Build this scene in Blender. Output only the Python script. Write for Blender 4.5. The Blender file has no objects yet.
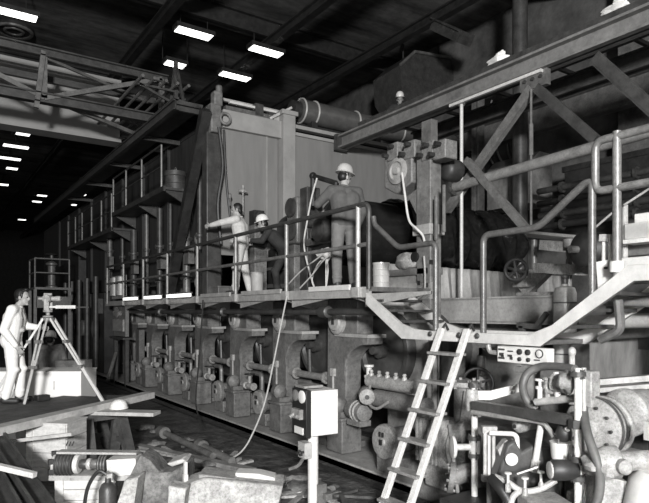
import bpy, bmesh, math, random
from mathutils import Vector, Matrix, Euler, Quaternion
random.seed(7)
V = Vector
SC = bpy.context.scene
COL = SC.collection
# ---------------------------------------------------------------- survey of the hall
# X runs across the machine, Y along it (away from the viewer), z up, floor = 0
CAMZ, FPX, CX, HY = 2.2, 587.0, 324.5, 312.0
YAW = math.atan(400.0 / 587.0)
FW = (math.sin(YAW), math.cos(YAW)); RT = (math.cos(YAW), -math.sin(YAW))
def at(x, y, X=None, Y=None, z=None, d=None):
    """point of the hall sighted at (x, y), on the plane X=, Y=, z= or at distance d"""
    t = (x - CX) / FPX; s = (HY - y) / FPX
    a = FW[0] + RT[0] * t; b = FW[1] + RT[1] * t
    if X is not None: d = X / a
    elif Y is not None: d = Y / b
    elif z is not None: d = (z - CAMZ) / s
    return V((a * d, b * d, CAMZ + s * d))
# ---------------------------------------------------------------- materials
MATS = {}
def mat(name, v, rough=.6, metal=0., var=.25, scale=5., bump=.15, emit=0, stretch=None, streak=0, grime=.0, tint=(1.0, .985, .955)):
    m = bpy.data.materials.new(name); m.use_nodes = True
    nt = m.node_tree; N = nt.nodes; L = nt.links
    b = N['Principled BSDF']
    b.inputs['Roughness'].default_value = rough; b.inputs['Metallic'].default_value = metal
    if emit:
        b.inputs['Base Color'].default_value = (v, v, v, 1)
        b.inputs['Emission Color'].default_value = (1, .99, .96, 1); b.inputs['Emission Strength'].default_value = emit
        MATS[name] = m; return m
    geo = N.new('ShaderNodeNewGeometry'); mp = N.new('ShaderNodeMapping')
    if stretch: mp.inputs['Scale'].default_value = stretch
    L.new(geo.outputs['Position'], mp.inputs['Vector'])
    n1 = N.new('ShaderNodeTexNoise'); n1.inputs['Scale'].default_value = scale; n1.inputs['Detail'].default_value = 6; n1.inputs['Roughness'].default_value = .65
    L.new(mp.outputs['Vector'], n1.inputs['Vector'])
    r1 = N.new('ShaderNodeValToRGB')
    lo, hi = v * (1 - var), min(1, v * (1 + var))
    r1.color_ramp.elements[0].position = .3; r1.color_ramp.elements[1].position = .7
    r1.color_ramp.elements[0].color = (lo * tint[0], lo * tint[1], lo * tint[2], 1)
    r1.color_ramp.elements[1].color = (hi * tint[0], hi * tint[1], hi * tint[2], 1)
    L.new(n1.outputs['Fac'], r1.inputs['Fac'])
    out = r1.outputs['Color']
    if grime:
        n2 = N.new('ShaderNodeTexNoise'); n2.inputs['Scale'].default_value = scale * 4.3; n2.inputs['Detail'].default_value = 8; n2.inputs['Roughness'].default_value = .75
        L.new(geo.outputs['Position'], n2.inputs['Vector'])
        r2 = N.new('ShaderNodeValToRGB'); r2.color_ramp.elements[0].position = .36; r2.color_ramp.elements[1].position = .56
        g = 1 - grime
        r2.color_ramp.elements[0].color = (g, g, g, 1); r2.color_ramp.elements[1].color = (1, 1, 1, 1)
        L.new(n2.outputs['Fac'], r2.inputs['Fac'])
        mx = N.new('ShaderNodeMixRGB'); mx.blend_type = 'MULTIPLY'; mx.inputs['Fac'].default_value = 1
        L.new(out, mx.inputs['Color1']); L.new(r2.outputs['Color'], mx.inputs['Color2']); out = mx.outputs['Color']
    L.new(out, b.inputs['Base Color'])
    if bump:
        bp = N.new('ShaderNodeBump'); bp.inputs['Strength'].default_value = bump; bp.inputs['Distance'].default_value = .12 if name == 'floor_dirt' else .02
        L.new(n1.outputs['Fac'], bp.inputs['Height']); L.new(bp.outputs['Normal'], b.inputs['Normal'])
    MATS[name] = m; return m
mat('floor_dirt', .085, .6, 0, .85, 3.2, 1.0, grime=.6)
mat('roof_boards', .1, .85, 0, .9, .7, .2, stretch=(.5, 2.4, 1), grime=.35)
mat('hall_wall', .11, .85, 0, .55, .8, .2, grime=.3)
mat('far_wall', .03, .9)
mat('hood_paint', .21, .5, 0, .14, 1.2, .05, stretch=(3, 3, .5))
mat('hood_trim', .31, .5, 0, .15, 3, .05)
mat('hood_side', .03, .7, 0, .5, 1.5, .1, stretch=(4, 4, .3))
mat('frame_paint', .165, .55, 0, .35, 4, .25, grime=.4)
mat('frame_light', .36, .55, 0, .2, 4, .2, grime=.25)
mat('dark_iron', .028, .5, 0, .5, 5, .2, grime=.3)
mat('black_sheet', .012, .16, 0, .5, 9, .5)
mat('roll_rubber', .014, .22, 0, .4, 3, .05)
mat('black', .008, .6, 0, .3)
mat('dark_steel', .07, .45, .2, .4, 5, .15, grime=.3)
mat('mid_steel', .16, .45, .2, .35, 5, .15, grime=.3)
mat('pipe_grey', .3, .4, .2, .3, 7, .15, grime=.3)
mat('pipe_light', .45, .4, .1, .2, 8, .1, grime=.25)
mat('pipe_white', .64, .4, 0, .12, 8, .05, grime=.2)
mat('rail_dark', .13, .38, .2, .3, 8, .1, grime=.3)
mat('dim_steel', .065, .5, .1, .4, 5, .15, grime=.3)
mat('drum_iron', .06, .4, 0, .4, 4, .15, grime=.2)
mat('cord_grey', .42, .7, 0, .15, 20, .1)
mat('rail_paint', .2, .4, .2, .3, 8, .1, grime=.3)
mat('duct_metal', .22, .22, .6, .2, 6, .05)
mat('silver', .6, .28, .35, .15, 6, .05)
mat('cast_light', .33, .5, 0, .35, 11, .3, grime=.45)
mat('cast_mid', .19, .55, 0, .3, 9, .3, grime=.45)
mat('white_paint', .64, .5, 0, .08, 5, .05, grime=.1)
mat('stringer_paint', .58, .5, 0, .14, 3, .1, grime=.15)
mat('beam_paint', .2, .55, 0, .3, 2.5, .15, grime=.3)
mat('deck_plate', .13, .6, .1, .4, 5, .3, grime=.4)
mat('wood_light', .5, .7, 0, .25, 3, .2, stretch=(1, 1, 1), grime=.25)
mat('wood_mid', .27, .75, 0, .4, 3, .3, grime=.35)
mat('wood_dark', .075, .75, 0, .5, 3, .3, grime=.4)
mat('crate_board', .6, .75, 0, .2, 5, .2, stretch=(1, 1, 6), grime=.2)
mat('crate_white', .9, .7, 0, .06, 3, .05)
mat('plywood', .17, .6, 0, .4, 2.2, .1, stretch=(3, 6, 1))
mat('concrete', .42, .9, 0, .4, 7, .9, grime=.5)
mat('rubble', .16, .9, 0, .6, 7, .9, grime=.5)
mat('felt_cloth', .4, .85, 0, .3, 3, .2, stretch=(4, 4, .4), grime=.2)
mat('crane_plate', .3, .7, 0, .18, .8, .05)
mat('rubber', .02, .5, 0, .3)
mat('hose_grey', .1, .5, 0, .3, 10, .1)
mat('rope', .6, .7, 0, .15, 20, .1)
mat('cloth_white', .85, .85, 0, .06, 8, .15)
mat('cloth_light', .56, .85, 0, .15, 9, .2)
mat('cloth_grey', .085, .85, 0, .25, 9, .2)
mat('cloth_trouser', .15, .85, 0, .2, 9, .2)
mat('cloth_dark', .03, .85, 0, .3, 9, .2)
mat('cloth_coat', .2, .85, 0, .3, 9, .2)
mat('skin', .36, .55, 0, .1, 20, .02)
mat('hair', .012, .5, 0, .3, 40, .2)
mat('leather', .03, .5, 0, .3)
mat('helmet_white', .85, .3, 0, .03)
mat('helmet_silver', .5, .25, .1, .05)
mat('glass_dark', .02, .1)
mat('lamp_panel', .9, emit=9)
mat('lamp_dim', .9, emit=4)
mat('lamp_dot', .9, emit=5)
# ---------------------------------------------------------------- mesh builder
def frame(axis):
    a = V(axis).normalized()
    u = V((0, 0, 1)) if abs(a.z) < .95 else V((0, 1, 0))
    s = a.cross(u).normalized(); return a, s, s.cross(a).normalized()
def smooth_path(pts, n=6):
    P = [V(p) for p in pts]; out = []
    for i in range(len(P) - 1):
        p0 = P[max(i - 1, 0)]; p1 = P[i]; p2 = P[i + 1]; p3 = P[min(i + 2, len(P) - 1)]
        for k in range(n):
            t = k / n
            out.append(.5 * ((2 * p1) + (p2 - p0) * t + (2 * p0 - 5 * p1 + 4 * p2 - p3) * t * t + (3 * p1 - p0 - 3 * p2 + p3) * t ** 3))
    out.append(P[-1]); return out
def fillet(pts, r, n=5):
    P = [V(p) for p in pts]; out = [P[0]]
    for i in range(1, len(P) - 1):
        a = P[i - 1] - P[i]; b = P[i + 1] - P[i]
        k = min(r, a.length * .45, b.length * .45)
        p = P[i] + a.normalized() * k; q = P[i] + b.normalized() * k
        for j in range(n + 1):
            t = j / n; out.append(p * (1 - t) ** 2 + P[i] * 2 * t * (1 - t) + q * t * t)
    out.append(P[-1]); return out
class MB:
    def __init__(s): s.v = []; s.f = []
    def add(s, vs, fs):
        o = len(s.v); s.v += [V(p) for p in vs]; s.f += [[i + o for i in f] for f in fs]; return s
    def box(s, c, d, rz=0, M=None):
        c = V(c); h = V(d) * .5
        R = M if M is not None else Matrix.Rotation(rz, 3, 'Z')
        vs = [c + R @ V((sx * h.x, sy * h.y, sz * h.z)) for sz in (-1, 1) for sy in (-1, 1) for sx in (-1, 1)]
        return s.add(vs, [(0, 2, 3, 1), (4, 5, 7, 6), (0, 1, 5, 4), (2, 6, 7, 3), (0, 4, 6, 2), (1, 3, 7, 5)])
    def span(s, a, b): return s.box([(a[i] + b[i]) / 2 for i in range(3)], [abs(a[i] - b[i]) for i in range(3)])
    def bar(s, p, q, w, h, up=None):
        p = V(p); q = V(q); a, sd, u = frame(q - p)
        if up is not None:
            sd = a.cross(V(up)).normalized(); u = sd.cross(a)
        M = Matrix((a, sd, u)).transposed()
        return s.box((p + q) / 2, ((q - p).length, w, h), M=M)
    def ibeam(s, p, q, w, h, t=.03):
        p = V(p); q = V(q); z = V((0, 0, 1)); a, sd, u = frame(q - p)
        s.bar(p, q, t, h); s.bar(p + u * (h - t) / 2, q + u * (h - t) / 2, w, t); return s.bar(p - u * (h - t) / 2, q - u * (h - t) / 2, w, t)
    def tube(s, p, q, r, n=12, r1=None):
        p = V(p); q = V(q); r1 = r if r1 is None else r1
        a, sd, u = frame(q - p)
        vs = []
        for c, k in ((p, r), (q, r1)):
            vs += [c + (sd * math.cos(2 * math.pi * i / n) + u * math.sin(2 * math.pi * i / n)) * k for i in range(n)]
        fs = [(i, (i + 1) % n, n + (i + 1) % n, n + i) for i in range(n)] + [tuple(reversed(range(n))), tuple(range(n, 2 * n))]
        return s.add(vs, fs)
    def path(s, pts, r, n=8, closed=False):
        P = [V(p) for p in pts]; m = len(P); vs = []
        a, sd, u = frame(P[1] - P[0])
        for i, p in enumerate(P):
            if closed: t = (P[(i + 1) % m] - P[i - 1]).normalized()
            else: t = (P[min(i + 1, m - 1)] - P[max(i - 1, 0)]).normalized()
            sd = (sd - t * sd.dot(t)).normalized(); u = t.cross(sd)
            vs += [p + (sd * math.cos(2 * math.pi * k / n) + u * math.sin(2 * math.pi * k / n)) * r for k in range(n)]
        fs = []
        for i in range(m if closed else m - 1):
            j = (i + 1) % m
            fs += [(i * n + k, i * n + (k + 1) % n, j * n + (k + 1) % n, j * n + k) for k in range(n)]
        if not closed: fs += [tuple(reversed(range(n))), tuple(range((m - 1) * n, m * n))]
        return s.add(vs, fs)
    def lathe(s, o, axis, prof, n=20):
        o = V(o); a, sd, u = frame(axis); vs = []; fs = []
        for r, h in prof:
            vs += [o + a * h + (sd * math.cos(2 * math.pi * i / n) + u * math.sin(2 * math.pi * i / n)) * max(r, .0004) for i in range(n)]
        for j in range(len(prof) - 1):
            fs += [(j * n + i, j * n + (i + 1) % n, (j + 1) * n + (i + 1) % n, (j + 1) * n + i) for i in range(n)]
        fs += [tuple(reversed(range(n))), tuple(range((len(prof) - 1) * n, len(prof) * n))]
        return s.add(vs, fs)
    def torus(s, c, axis, R, r, n=24, k=8):
        a, sd, u = frame(axis)
        return s.path([V(c) + (sd * math.cos(2 * math.pi * i / n) + u * math.sin(2 * math.pi * i / n)) * R for i in range(n)], r, k, True)
    def prism(s, pts, ext):
        P = [V(p) for p in pts]; e = V(ext); n = len(P)
        return s.add(P + [p + e for p in P], [tuple(reversed(range(n))), tuple(range(n, 2 * n))] + [(i, (i + 1) % n, n + (i + 1) % n, n + i) for i in range(n)])
    def ell(s, c, r, R=None, nu=14, nv=9):
        c = V(c); R = R or Matrix.Identity(3); vs = [c + R @ V((0, 0, -r[2]))]; fs = []
        for j in range(1, nv):
            th = -math.pi / 2 + math.pi * j / nv
            vs += [c + R @ V((r[0] * math.cos(th) * math.cos(2 * math.pi * i / nu), r[1] * math.cos(th) * math.sin(2 * math.pi * i / nu), r[2] * math.sin(th))) for i in range(nu)]
        vs.append(c + R @ V((0, 0, r[2]))); T = len(vs) - 1
        for j in range(nv - 2):
            o = 1 + j * nu; fs += [(o + i, o + (i + 1) % nu, o + nu + (i + 1) % nu, o + nu + i) for i in range(nu)]
        fs += [(0, 1 + (i + 1) % nu, 1 + i) for i in range(nu)]
        o = 1 + (nv - 2) * nu; fs += [(o + i, o + (i + 1) % nu, T) for i in range(nu)]
        return s.add(vs, fs)
    def cap(s, p, q, r0, r1):
        p = V(p); q = V(q); s.ell(p, (r0,) * 3, nu=12, nv=8); s.ell(q, (r1,) * 3, nu=12, nv=8)
        if (q - p).length > 1e-4: s.tube(p, q, r0, 12, r1)
        return s
    def lump(s, c, r, seed=0, amp=.25, nu=16, nv=10, R=None):
        o = len(s.v); s.ell(c, r, R, nu, nv); rn = random.Random(seed)
        c = V(c); ph = [rn.uniform(0, 6.3) for _ in range(6)]
        for i in range(o, len(s.v)):
            d = s.v[i] - c
            k = 1 + amp * (math.sin(7 * d.x / r[0] * .6 + ph[0]) * math.sin(4 * d.y / r[1] + ph[1]) + .6 * math.sin(6 * d.z / r[2] + ph[2]) * math.cos(5 * d.x / r[0] + ph[3])) * .6
            s.v[i] = c + d * k
        return s
    def build(s, name, m, parent=None, bev=0, base=None):
        me = bpy.data.meshes.new(name)
        if parent is not None: L = V(parent['_b']) if '_b' in parent else V((0, 0, 0))
        else:
            xs = [p.x for p in s.v]; ys = [p.y for p in s.v]; zs = [p.z for p in s.v]
            L = base or V(((min(xs) + max(xs)) / 2, (min(ys) + max(ys)) / 2, min(zs)))
        me.from_pydata([p - L for p in s.v], [], s.f); me.validate(); 
        bm = bmesh.new(); bm.from_mesh(me); bmesh.ops.recalc_face_normals(bm, faces=bm.faces); bm.to_mesh(me); bm.free()
        for p in me.polygons: p.use_smooth = True
        me.set_sharp_from_angle(angle=.7)
        me.materials.append(MATS[m])
        o = bpy.data.objects.new(name, me); COL.objects.link(o)
        if parent is None: o.location = L
        else: o.parent = parent
        o['_b'] = tuple(L)
        if bev:
            b = o.modifiers.new('edge', 'BEVEL'); b.width = bev; b.segments = 2; b.limit_method = 'ANGLE'; b.angle_limit = .8
        return o
def tag(o, label, cat, group=None):
    o['label'] = label; o['category'] = cat
    if group: o['group'] = group
    return o
def thing(name, label, cat, loc, group=None):
    o = bpy.data.objects.new(name, None); COL.objects.link(o); o.empty_display_size = .1
    o.location = V(loc); o['_b'] = tuple(V(loc)); return tag(o, label, cat, group)
def one(name, label, cat, mb, m, group=None, bev=0): return tag(mb.build(name, m, None, bev), label, cat, group)
def struct(name, mb, m, parent=None):
    o = mb.build(name, m, parent)
    if parent is None: o['kind'] = 'structure'
    return o
def dup(o, off, label=None, parent=None):
    c = o.copy(); COL.objects.link(c)
    if parent is None:
        c.location = o.location + V(off)
        if label: c['label'] = label
    else: c.parent = parent
    for ch in [x for x in COL.objects if x.parent == o]: dup(ch, off, None, c)
    return c
def B(): return MB()
ORD = ['first', 'second', 'third', 'fourth', 'fifth', 'sixth', 'seventh', 'eighth', 'ninth', 'tenth']
def wheel(parent, c, axis, R, r=.012, spokes=5, m='dark_iron', name='handwheel'):
    a, sd, u = frame(axis); c = V(c); mb = B().torus(c, axis, R, r)
    for k in range(spokes):
        t = 2 * math.pi * k / spokes + .3; mb.tube(c, c + (sd * math.cos(t) + u * math.sin(t)) * R, r * .8, 6)
    mb.tube(c - a * r * 1.6, c + a * r * 1.6, R * .22, 12)
    return mb.build(name, m, parent)
def flange(mb, c, axis, R, t=.03, bolts=6):
    a, sd, u = frame(axis); c = V(c); mb.tube(c - a * t / 2, c + a * t / 2, R, 18)
    for k in range(bolts):
        w = 2 * math.pi * k / bolts; q = c + (sd * math.cos(w) + u * math.sin(w)) * R * .8
        mb.tube(q - a * t, q + a * t, R * .1, 6)
    return mb
# ================================================================ THE SETTING
struct('floor', B().span((-14, -16, -.3), (15, 72, 0)), 'floor_dirt')
struct('ceiling', B().span((-14, -16, 11), (15, 72, 11.3)), 'roof_boards')
struct('wall_right', B().span((14, -16, 0), (14.3, 72, 11)), 'hall_wall')
struct('wall_back', B().span((-6, 71.5, 0), (14, 72, 11)), 'far_wall')
n = 0
for Y in (9.0, 15.6, 22.5, 30, 38, 46, 55):
    n += 1; struct('trim_%d' % n, B().ibeam((-6, Y, 10.72), (14, Y, 10.72), .3, .55, .05), 'dark_iron')
for X in (5.4, 8.6, 11.6):
    n += 1; struct('trim_%d' % n, B().ibeam((X, -4, 10.3), (X, 71, 10.3), .22, .3, .04), 'dark_iron')
# lamps in the roof
lamps = [(194, 34, 'near row of the roof, left lamp above the machine corner'), (266, 52, 'near row of the roof, right lamp above the tall panel'),
         (235, 77, 'second row of the roof, just over the panel top'), (175, 65, 'second row of the roof, half cut off beside the crane end'),
         (9, 13, 'cut by the left edge of the photo, above the crane truss')]
for x, y, w in lamps:
    p = at(x, y, z=10.0)
    t = thing('ceiling_light', 'bright rectangular ceiling light, ' + w, 'ceiling light', p, 'ceiling lights over the machine')
    sx = {175: .6, 9: 1.3}.get(x, 1.0)
    B().span((p.x - sx / 2 - .06, p.y - .2, p.z + .02), (p.x + sx / 2 + .06, p.y + .2, p.z + .14)).build('light_housing', 'dark_iron', t)
    B().span((p.x - sx / 2, p.y - .18, p.z), (p.x + sx / 2, p.y + .18, p.z + .03)).build('diffuser', 'lamp_panel', t)
    for s in (-.4, .4): B().tube((p.x + s, p.y, p.z + .1), (p.x + s, p.y, 10.995), .015, 6).build('hanger_rod', 'dark_iron', t)
far = [(23, 134.5, 'nearest lamp of the far left row'), (16, 147, 'second lamp of the far left row'), (10, 159, 'third lamp of the far left row'), (12, 169, 'fourth lamp of the far left row'),
       (3, 185, 'last lamp of the far left row'), (42, 196, 'upper lamp of the pair deep in the dark hall'), (37, 202, 'lower lamp of the pair deep in the dark hall'), (22, 220, 'single lamp lowest in the dark left end'),
       (86, 188, 'topmost of the four small lamps beyond the gallery'), (81, 195, 'second of the four small lamps beyond the gallery'), (79, 200, 'third of the four small lamps beyond the gallery'), (72, 205, 'lowest of the four small lamps beyond the gallery')]
for x, y, w in far:
    p = at(x, y, z=10.3)
    sx = {134.5: .55, 147: 1.1, 159: 1.0, 169: .55}.get(y, .6)
    t = thing('hall_lamp', 'small distant hall lamp, ' + w, 'ceiling light', p, 'distant hall lamps')
    B().span((p.x - sx / 2, p.y - .2, p.z), (p.x + sx / 2, p.y + .2, p.z + .04)).build('diffuser', 'lamp_dot', t)
    B().span((p.x - sx / 2, p.y - .2, p.z + .04), (p.x + sx / 2, p.y + .2, p.z + .15)).tube((p.x, p.y, p.z + .1), (p.x, p.y, 10.998), .03, 6).span((p.x - .2, p.y - .2, 10.94), (p.x + .2, p.y + .2, 10.998)).build('light_housing', 'dark_iron', t)
p = at(14, 40, z=10.9)
t = thing('ceiling_vent', 'round dim ceiling vent disc at upper left above the crane truss', 'vent', at(14, 31, z=10.9))
p = V(t['_b'])
B().torus(p, (0, 0, 1), .5, .06).torus(p, (0, 0, 1), .25, .05).build('ring', 'mid_steel', t)
B().tube(p, p + V((0, 0, .1)), .56, 20).build('back_plate', 'dark_iron', t)

# ---------------------------------------------------------------- bridge crane at upper left
cy, cx1 = 14.0, 4.75
t = thing('bridge_crane', 'dark open lattice bridge crane truss spanning the upper left of the hall', 'crane', (0, cy, 6.7))
B().ibeam((-6, cy, 7.85), (4.9, cy, 7.85), .2, .2, .03).build('top_chord', 'dark_steel', t)
B().ibeam((-6, cy, 6.85), (4.9, cy, 6.85), .2, .22, .03).build('bottom_chord', 'dark_steel', t)
B().bar((-6, cy + .9, 7.6), (4.9, cy + .9, 7.6), .12, .14).build('rear_chord', 'dark_steel', t)
xs = [-5.6, -3.4, -.6, 2.15, 4.75]
for k, X in enumerate(xs):
    B().bar((X, cy, 6.85), (X, cy, 7.85), .12, .1).build('upright', 'mid_steel', t)
    if X == 2.15: B().bar((X - .16, cy - .05, 6.6), (X - .02, cy - .05, 7.85), .1, .1).build('upright', 'mid_steel', t)
for a, b in zip(xs[:-1], xs[1:]):
    up = xs.index(a) % 2
    B().bar((a, cy, 7.85 if up == 0 else 6.85), (b, cy, 6.85 if up == 0 else 7.85), .1, .1).build('diagonal', 'mid_steel', t)
B().bar((2.15, cy, 6.9), (4.7, cy + .9, 6.6), .09, .09).bar((2.15, cy, 7.75), (4.7, cy + .9, 7.55), .06, .06).build('wind_brace', 'mid_steel', t)
one('crane_girder', 'pale plain plate crane girder behind the lattice truss at upper left', 'girder', B().span((-6, 16, 6.75), (4.3, 16.25, 8.25)).span((-6, 15.85, 8.2), (4.3, 16.4, 8.32)).span((-6, 15.85, 6.68), (4.3, 16.4, 6.77)), 'crane_plate')
t = thing('crane_end_carriage', 'dark crane end carriage with parallel guard rails riding on the high gallery', 'crane carriage', (4.5, 15, 6.53))
for X, z in ((3.75, 7.12), (4.0, 7.12), (4.25, 7.12), (4.5, 7.12), (4.75, 7.12)):
    B().tube((X, 12.2, z), (X, 17.3, z), .035, 8).build('guard_rail', 'mid_steel', t)
B().ibeam((4.55, 12.2, 6.68), (4.55, 17.3, 6.68), .25, .28, .04).build('carriage_beam', 'dark_steel', t)
for Y in (12.6, 14.8, 17): B().bar((4.75, Y, 6.7), (4.75, Y, 7.1), .06, .06).bar((3.75, Y, 7.08), (4.75, Y, 7.08), .05, .05).bar((4.55, Y, 6.8), (3.8, Y, 7.08), .05, .05).build('bracket', 'dark_steel', t)
B().bar((4.6, 12.6, 6.6), (4.6, 12.6, 7.75), .08, .08).bar((4.6, 13.1, 6.6), (4.6, 12.6, 7.7), .06, .06).bar((4.6, 12.1, 6.6), (4.6, 12.6, 7.7), .06, .06).build('mast', 'dark_steel', t)

# ---------------------------------------------------------------- dryer hood
H0, HT = 11.4, 6.42
t = thing('dryer_hood', 'tall grey sheet metal dryer hood with panelled end wall behind the workers', 'machine hood', (5.3, H0, 2.5))
B().span((5.14, H0, 3.4), (6.5, H0 + .08, 6.1)).build('end_panel', 'hood_paint', t)
B().span((6.9, H0, 2.55), (11.6, H0 + .08, 6.28)).build('end_panel', 'hood_paint', t)
B().span((6.2, H0 - .035, 3.4), (6.23, H0, 6.1)).build('panel_seam', 'hood_trim', t)
B().span((6.84, H0 - .05, 2.55), (6.93, H0 + .01, 6.28)).build('panel_gap', 'black', t)
B().span((5.14, H0 - .12, 6.05), (6.55, H0 + .06, 6.43)).build('top_beam', 'hood_trim', t, .01)
B().span((6.53, H0 - .22, 2.5), (6.84, H0 + .1, 6.6)).span((6.48, H0 - .26, 6.56), (6.89, H0 + .1, 6.66)).build('column', 'hood_trim', t, .01)
B().span((4.8, H0 - .05, 2.54), (5.13, H0 + .2, 6.45)).build('corner_post', 'dark_steel', t, .02)
B().span((4.84, H0 - .18, 5.9), (5.08, H0 + .2, 6.5)).box((5.0, H0 - .1, 6.6), (.2, .2, .3)).tube((5.05, H0 - .1, 6.7), (5.05, H0 - .1, 6.9), .07).build('corner_cap', 'frame_paint', t, .03)
B().torus((5.14, H0 - .22, 6.2), (0, 1, 0), .11, .03, 20).build('pulley', 'cast_mid', t)
B().path(smooth_path([(5.0, H0 - .2, 6.0), (5.08, H0 - .22, 5.2), (4.98, H0 - .2, 4.4), (5.05, H0 - .2, 3.6)]), .035, 8).path(smooth_path([(5.16, H0 - .1, 6.0), (5.2, H0 - .12, 5.0), (5.3, H0 - .1, 4.2)]), .025, 8).build('hanging_line', 'dark_iron', t)
B().span((6.9, H0 - .06, 6.2), (11.6, H0 + .02, 6.27)).span((6.9, H0 - .12, 6.34), (11.6, H0 + .05, 6.42)).build('head_rail', 'hood_trim', t)
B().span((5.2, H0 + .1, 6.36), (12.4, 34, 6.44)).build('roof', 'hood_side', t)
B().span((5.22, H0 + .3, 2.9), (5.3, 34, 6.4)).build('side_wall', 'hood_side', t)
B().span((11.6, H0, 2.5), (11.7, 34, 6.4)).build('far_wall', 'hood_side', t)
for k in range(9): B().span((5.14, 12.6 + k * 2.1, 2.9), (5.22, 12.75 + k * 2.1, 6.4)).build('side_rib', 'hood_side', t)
t = thing('hood_roof_rail', 'bright steel guide rail with clamps lying along the hood corner roof', 'rail', (5.9, H0 + .2, 6.45))
B().bar((5.35, H0 + .05, 6.66), (6.95, H0 + .05, 6.66), .07, .05).build('rail_bar', 'pipe_white', t)
B().bar((5.2, H0 + .3, 6.78), (6.9, H0 + .3, 6.78), .07, .06).build('rail_bar', 'pipe_light', t)
B().box((6.05, H0 + .1, 6.62), (.2, .2, .26)).build('clamp', 'dark_steel', t); B().box((6.42, H0 + .1, 6.58), (.24, .16, .18)).build('clamp', 'dark_steel', t)
B().bar((6.3, H0 - .02, 6.46), (6.75, H0 - .2, 6.74), .08, .05).box((6.6, H0 + .1, 6.51), (.4, .25, .14)).build('bracket', 'pipe_light', t)
B().box((5.9, H0 + .15, 6.5), (1.3, .3, .12)).build('sole_plate', 'mid_steel', t)
# silver duct along the hood top
t = thing('roof_duct', 'large shiny banded steel pipe lying along the top of the hood', 'pipe', (9.3, H0 + .1, 6.45))
ya, za = H0 + .15, 6.86
B().lathe((7.15, ya, za), (1, 0, 0), [(.16, 0), (.27, .03), (.27, 6.2), (.16, 6.23)], 24).build('pipe_shell', 'duct_metal', t)
for X in (7.2, 7.55, 8.75, 10.2): B().torus((X, ya, za), (1, 0, 0), .275, .022, 28).build('band', 'silver', t)
B().tube((6.95, ya, za), (7.15, ya, za), .2).build('end_cap', 'dark_iron', t)
for X in (7.5, 9.4, 11.2, 12.2): B().span((X - .08, ya - .15, 6.44), (X + .08, ya + .15, 6.62)).build('saddle', 'dark_iron', t)
# leaning dark brace at the hood corner
one('leaning_brace', 'dark heavy timber leaning from hood corner down to the walkway side', 'brace', B().bar((4.72, 11.2, 6.3), (4.9, 13.9, 2.6), .2, .2), 'dark_iron')
# high gallery along hood top
t = thing('high_gallery', 'uppermost dark gallery deck along the hood side under the crane', 'gallery', (4.7, 17, 6.4))
B().span((4.2, 11.5, 6.42), (4.78, 30, 6.5)).build('deck', 'dark_steel', t)
B().ibeam((4.2, 11.5, 6.4), (4.2, 30, 6.4), .1, .2, .02).build('edge_beam', 'dark_steel', t)
for Y in (11.6, 14, 17, 20, 23): B().bar((4.2, Y, 6.36), (5.2, Y, 6.36), .08, .1).build('joist', 'dark_steel', t)
# side galleries
def gallery(label, Y0, Y1, z, posts, X0=4.55, X1=5.2):
    t = thing('side_gallery', label, 'gallery', ((X0 + X1) / 2, (Y0 + Y1) / 2, z))
    B().span((X0, Y0, z - .06), (X1, Y1, z)).build('deck', 'dim_steel', t)
    B().bar((X0, Y0, z - .04), (X0, Y1, z - .04), .05, .12).build('edge_beam', 'dark_steel', t)
    for k in range(3):
        Y = Y0 + .1 + (Y1 - Y0 - .2) * k / 2
        B().prism([(X0, Y, z - .06), (X1, Y, z - .06), (X1, Y, z - .4)], (0, .06, 0)).build('bracket', 'dim_steel', t)
    for Y in posts: B().tube((X0, Y, z), (X0, Y, z + 1.0), .025, 8).build('post', 'rail_paint', t)
    B().tube((X0, posts[0], z + 1.0), (X0, posts[-1], z + 1.0), .025, 8).build('top_rail', 'dark_steel', t)
    B().tube((X0, posts[0], z + .5), (X0, posts[-1], z + .5), .02, 8).build('mid_rail', 'dark_steel', t)
    return t
gallery('dark railed side gallery, nearer and higher of the two below the crane', 13.2, 17.7, 5.08, [13.4, 14.9, 16.3, 17.6])
gallery('dark railed side gallery, farther and lower of the two below the crane', 17.75, 24.2, 4.68, [17.8, 19, 20.3, 21.7, 22.8, 24.1])
p = at(186, 195, X=4.9)
t = thing('gallery_drum', 'small dark drum standing at the near end of the higher side gallery', 'drum', (4.9, 13.45, 5.08))
B().lathe((4.9, 13.45, 5.08), (0, 0, 1), [(.26, 0), (.26, .12), (.24, .14), (.24, .3), (.26, .32), (.26, .42), (.1, .46)]).build('shell', 'dim_steel', t)
B().torus((4.9, 13.45, 5.55), (1, 0, 0), .06, .015, 12).build('lug', 'mid_steel', t)
for k, (Y, r, z0, z1) in enumerate(((12.4, .06, 2.6, 5.9), (13.2, .09, 2.6, 4.9), (14.3, .05, 2.6, 4.9), (15.1, .08, 2.6, 4.9), (16.2, .06, 2.6, 4.9), (17.4, .1, 2.6, 4.6), (18.6, .06, 2.6, 4.6), (20.1, .09, 2.9, 4.6))):
    t = thing('riser_pipe', 'dim riser pipe on the dark hood side below the galleries, %s from the near corner' % ORD[k], 'pipe', (5.08, Y, z0), 'riser pipes on the hood side')
    B().tube((5.08, Y, z0), (5.08, Y, z1), r, 10).build('pipe', ['dark_steel', 'mid_steel', 'dim_steel'][k % 3], t)
    for z in (z0 + .4, z0 + 1.3): mb = B(); flange(mb, (5.08, Y, z), (0, 0, 1), r * 1.7, .05); mb.build('flange', 'dark_steel', t)
    if k % 2: B().box((5.02, Y - .3, z0 + .9), (.14, .3, .4)).bar((5.06, Y - .3, z0 + .8), (5.06, Y, z0 + .8), .04, .04).build('junction_box', 'mid_steel', t)
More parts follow.
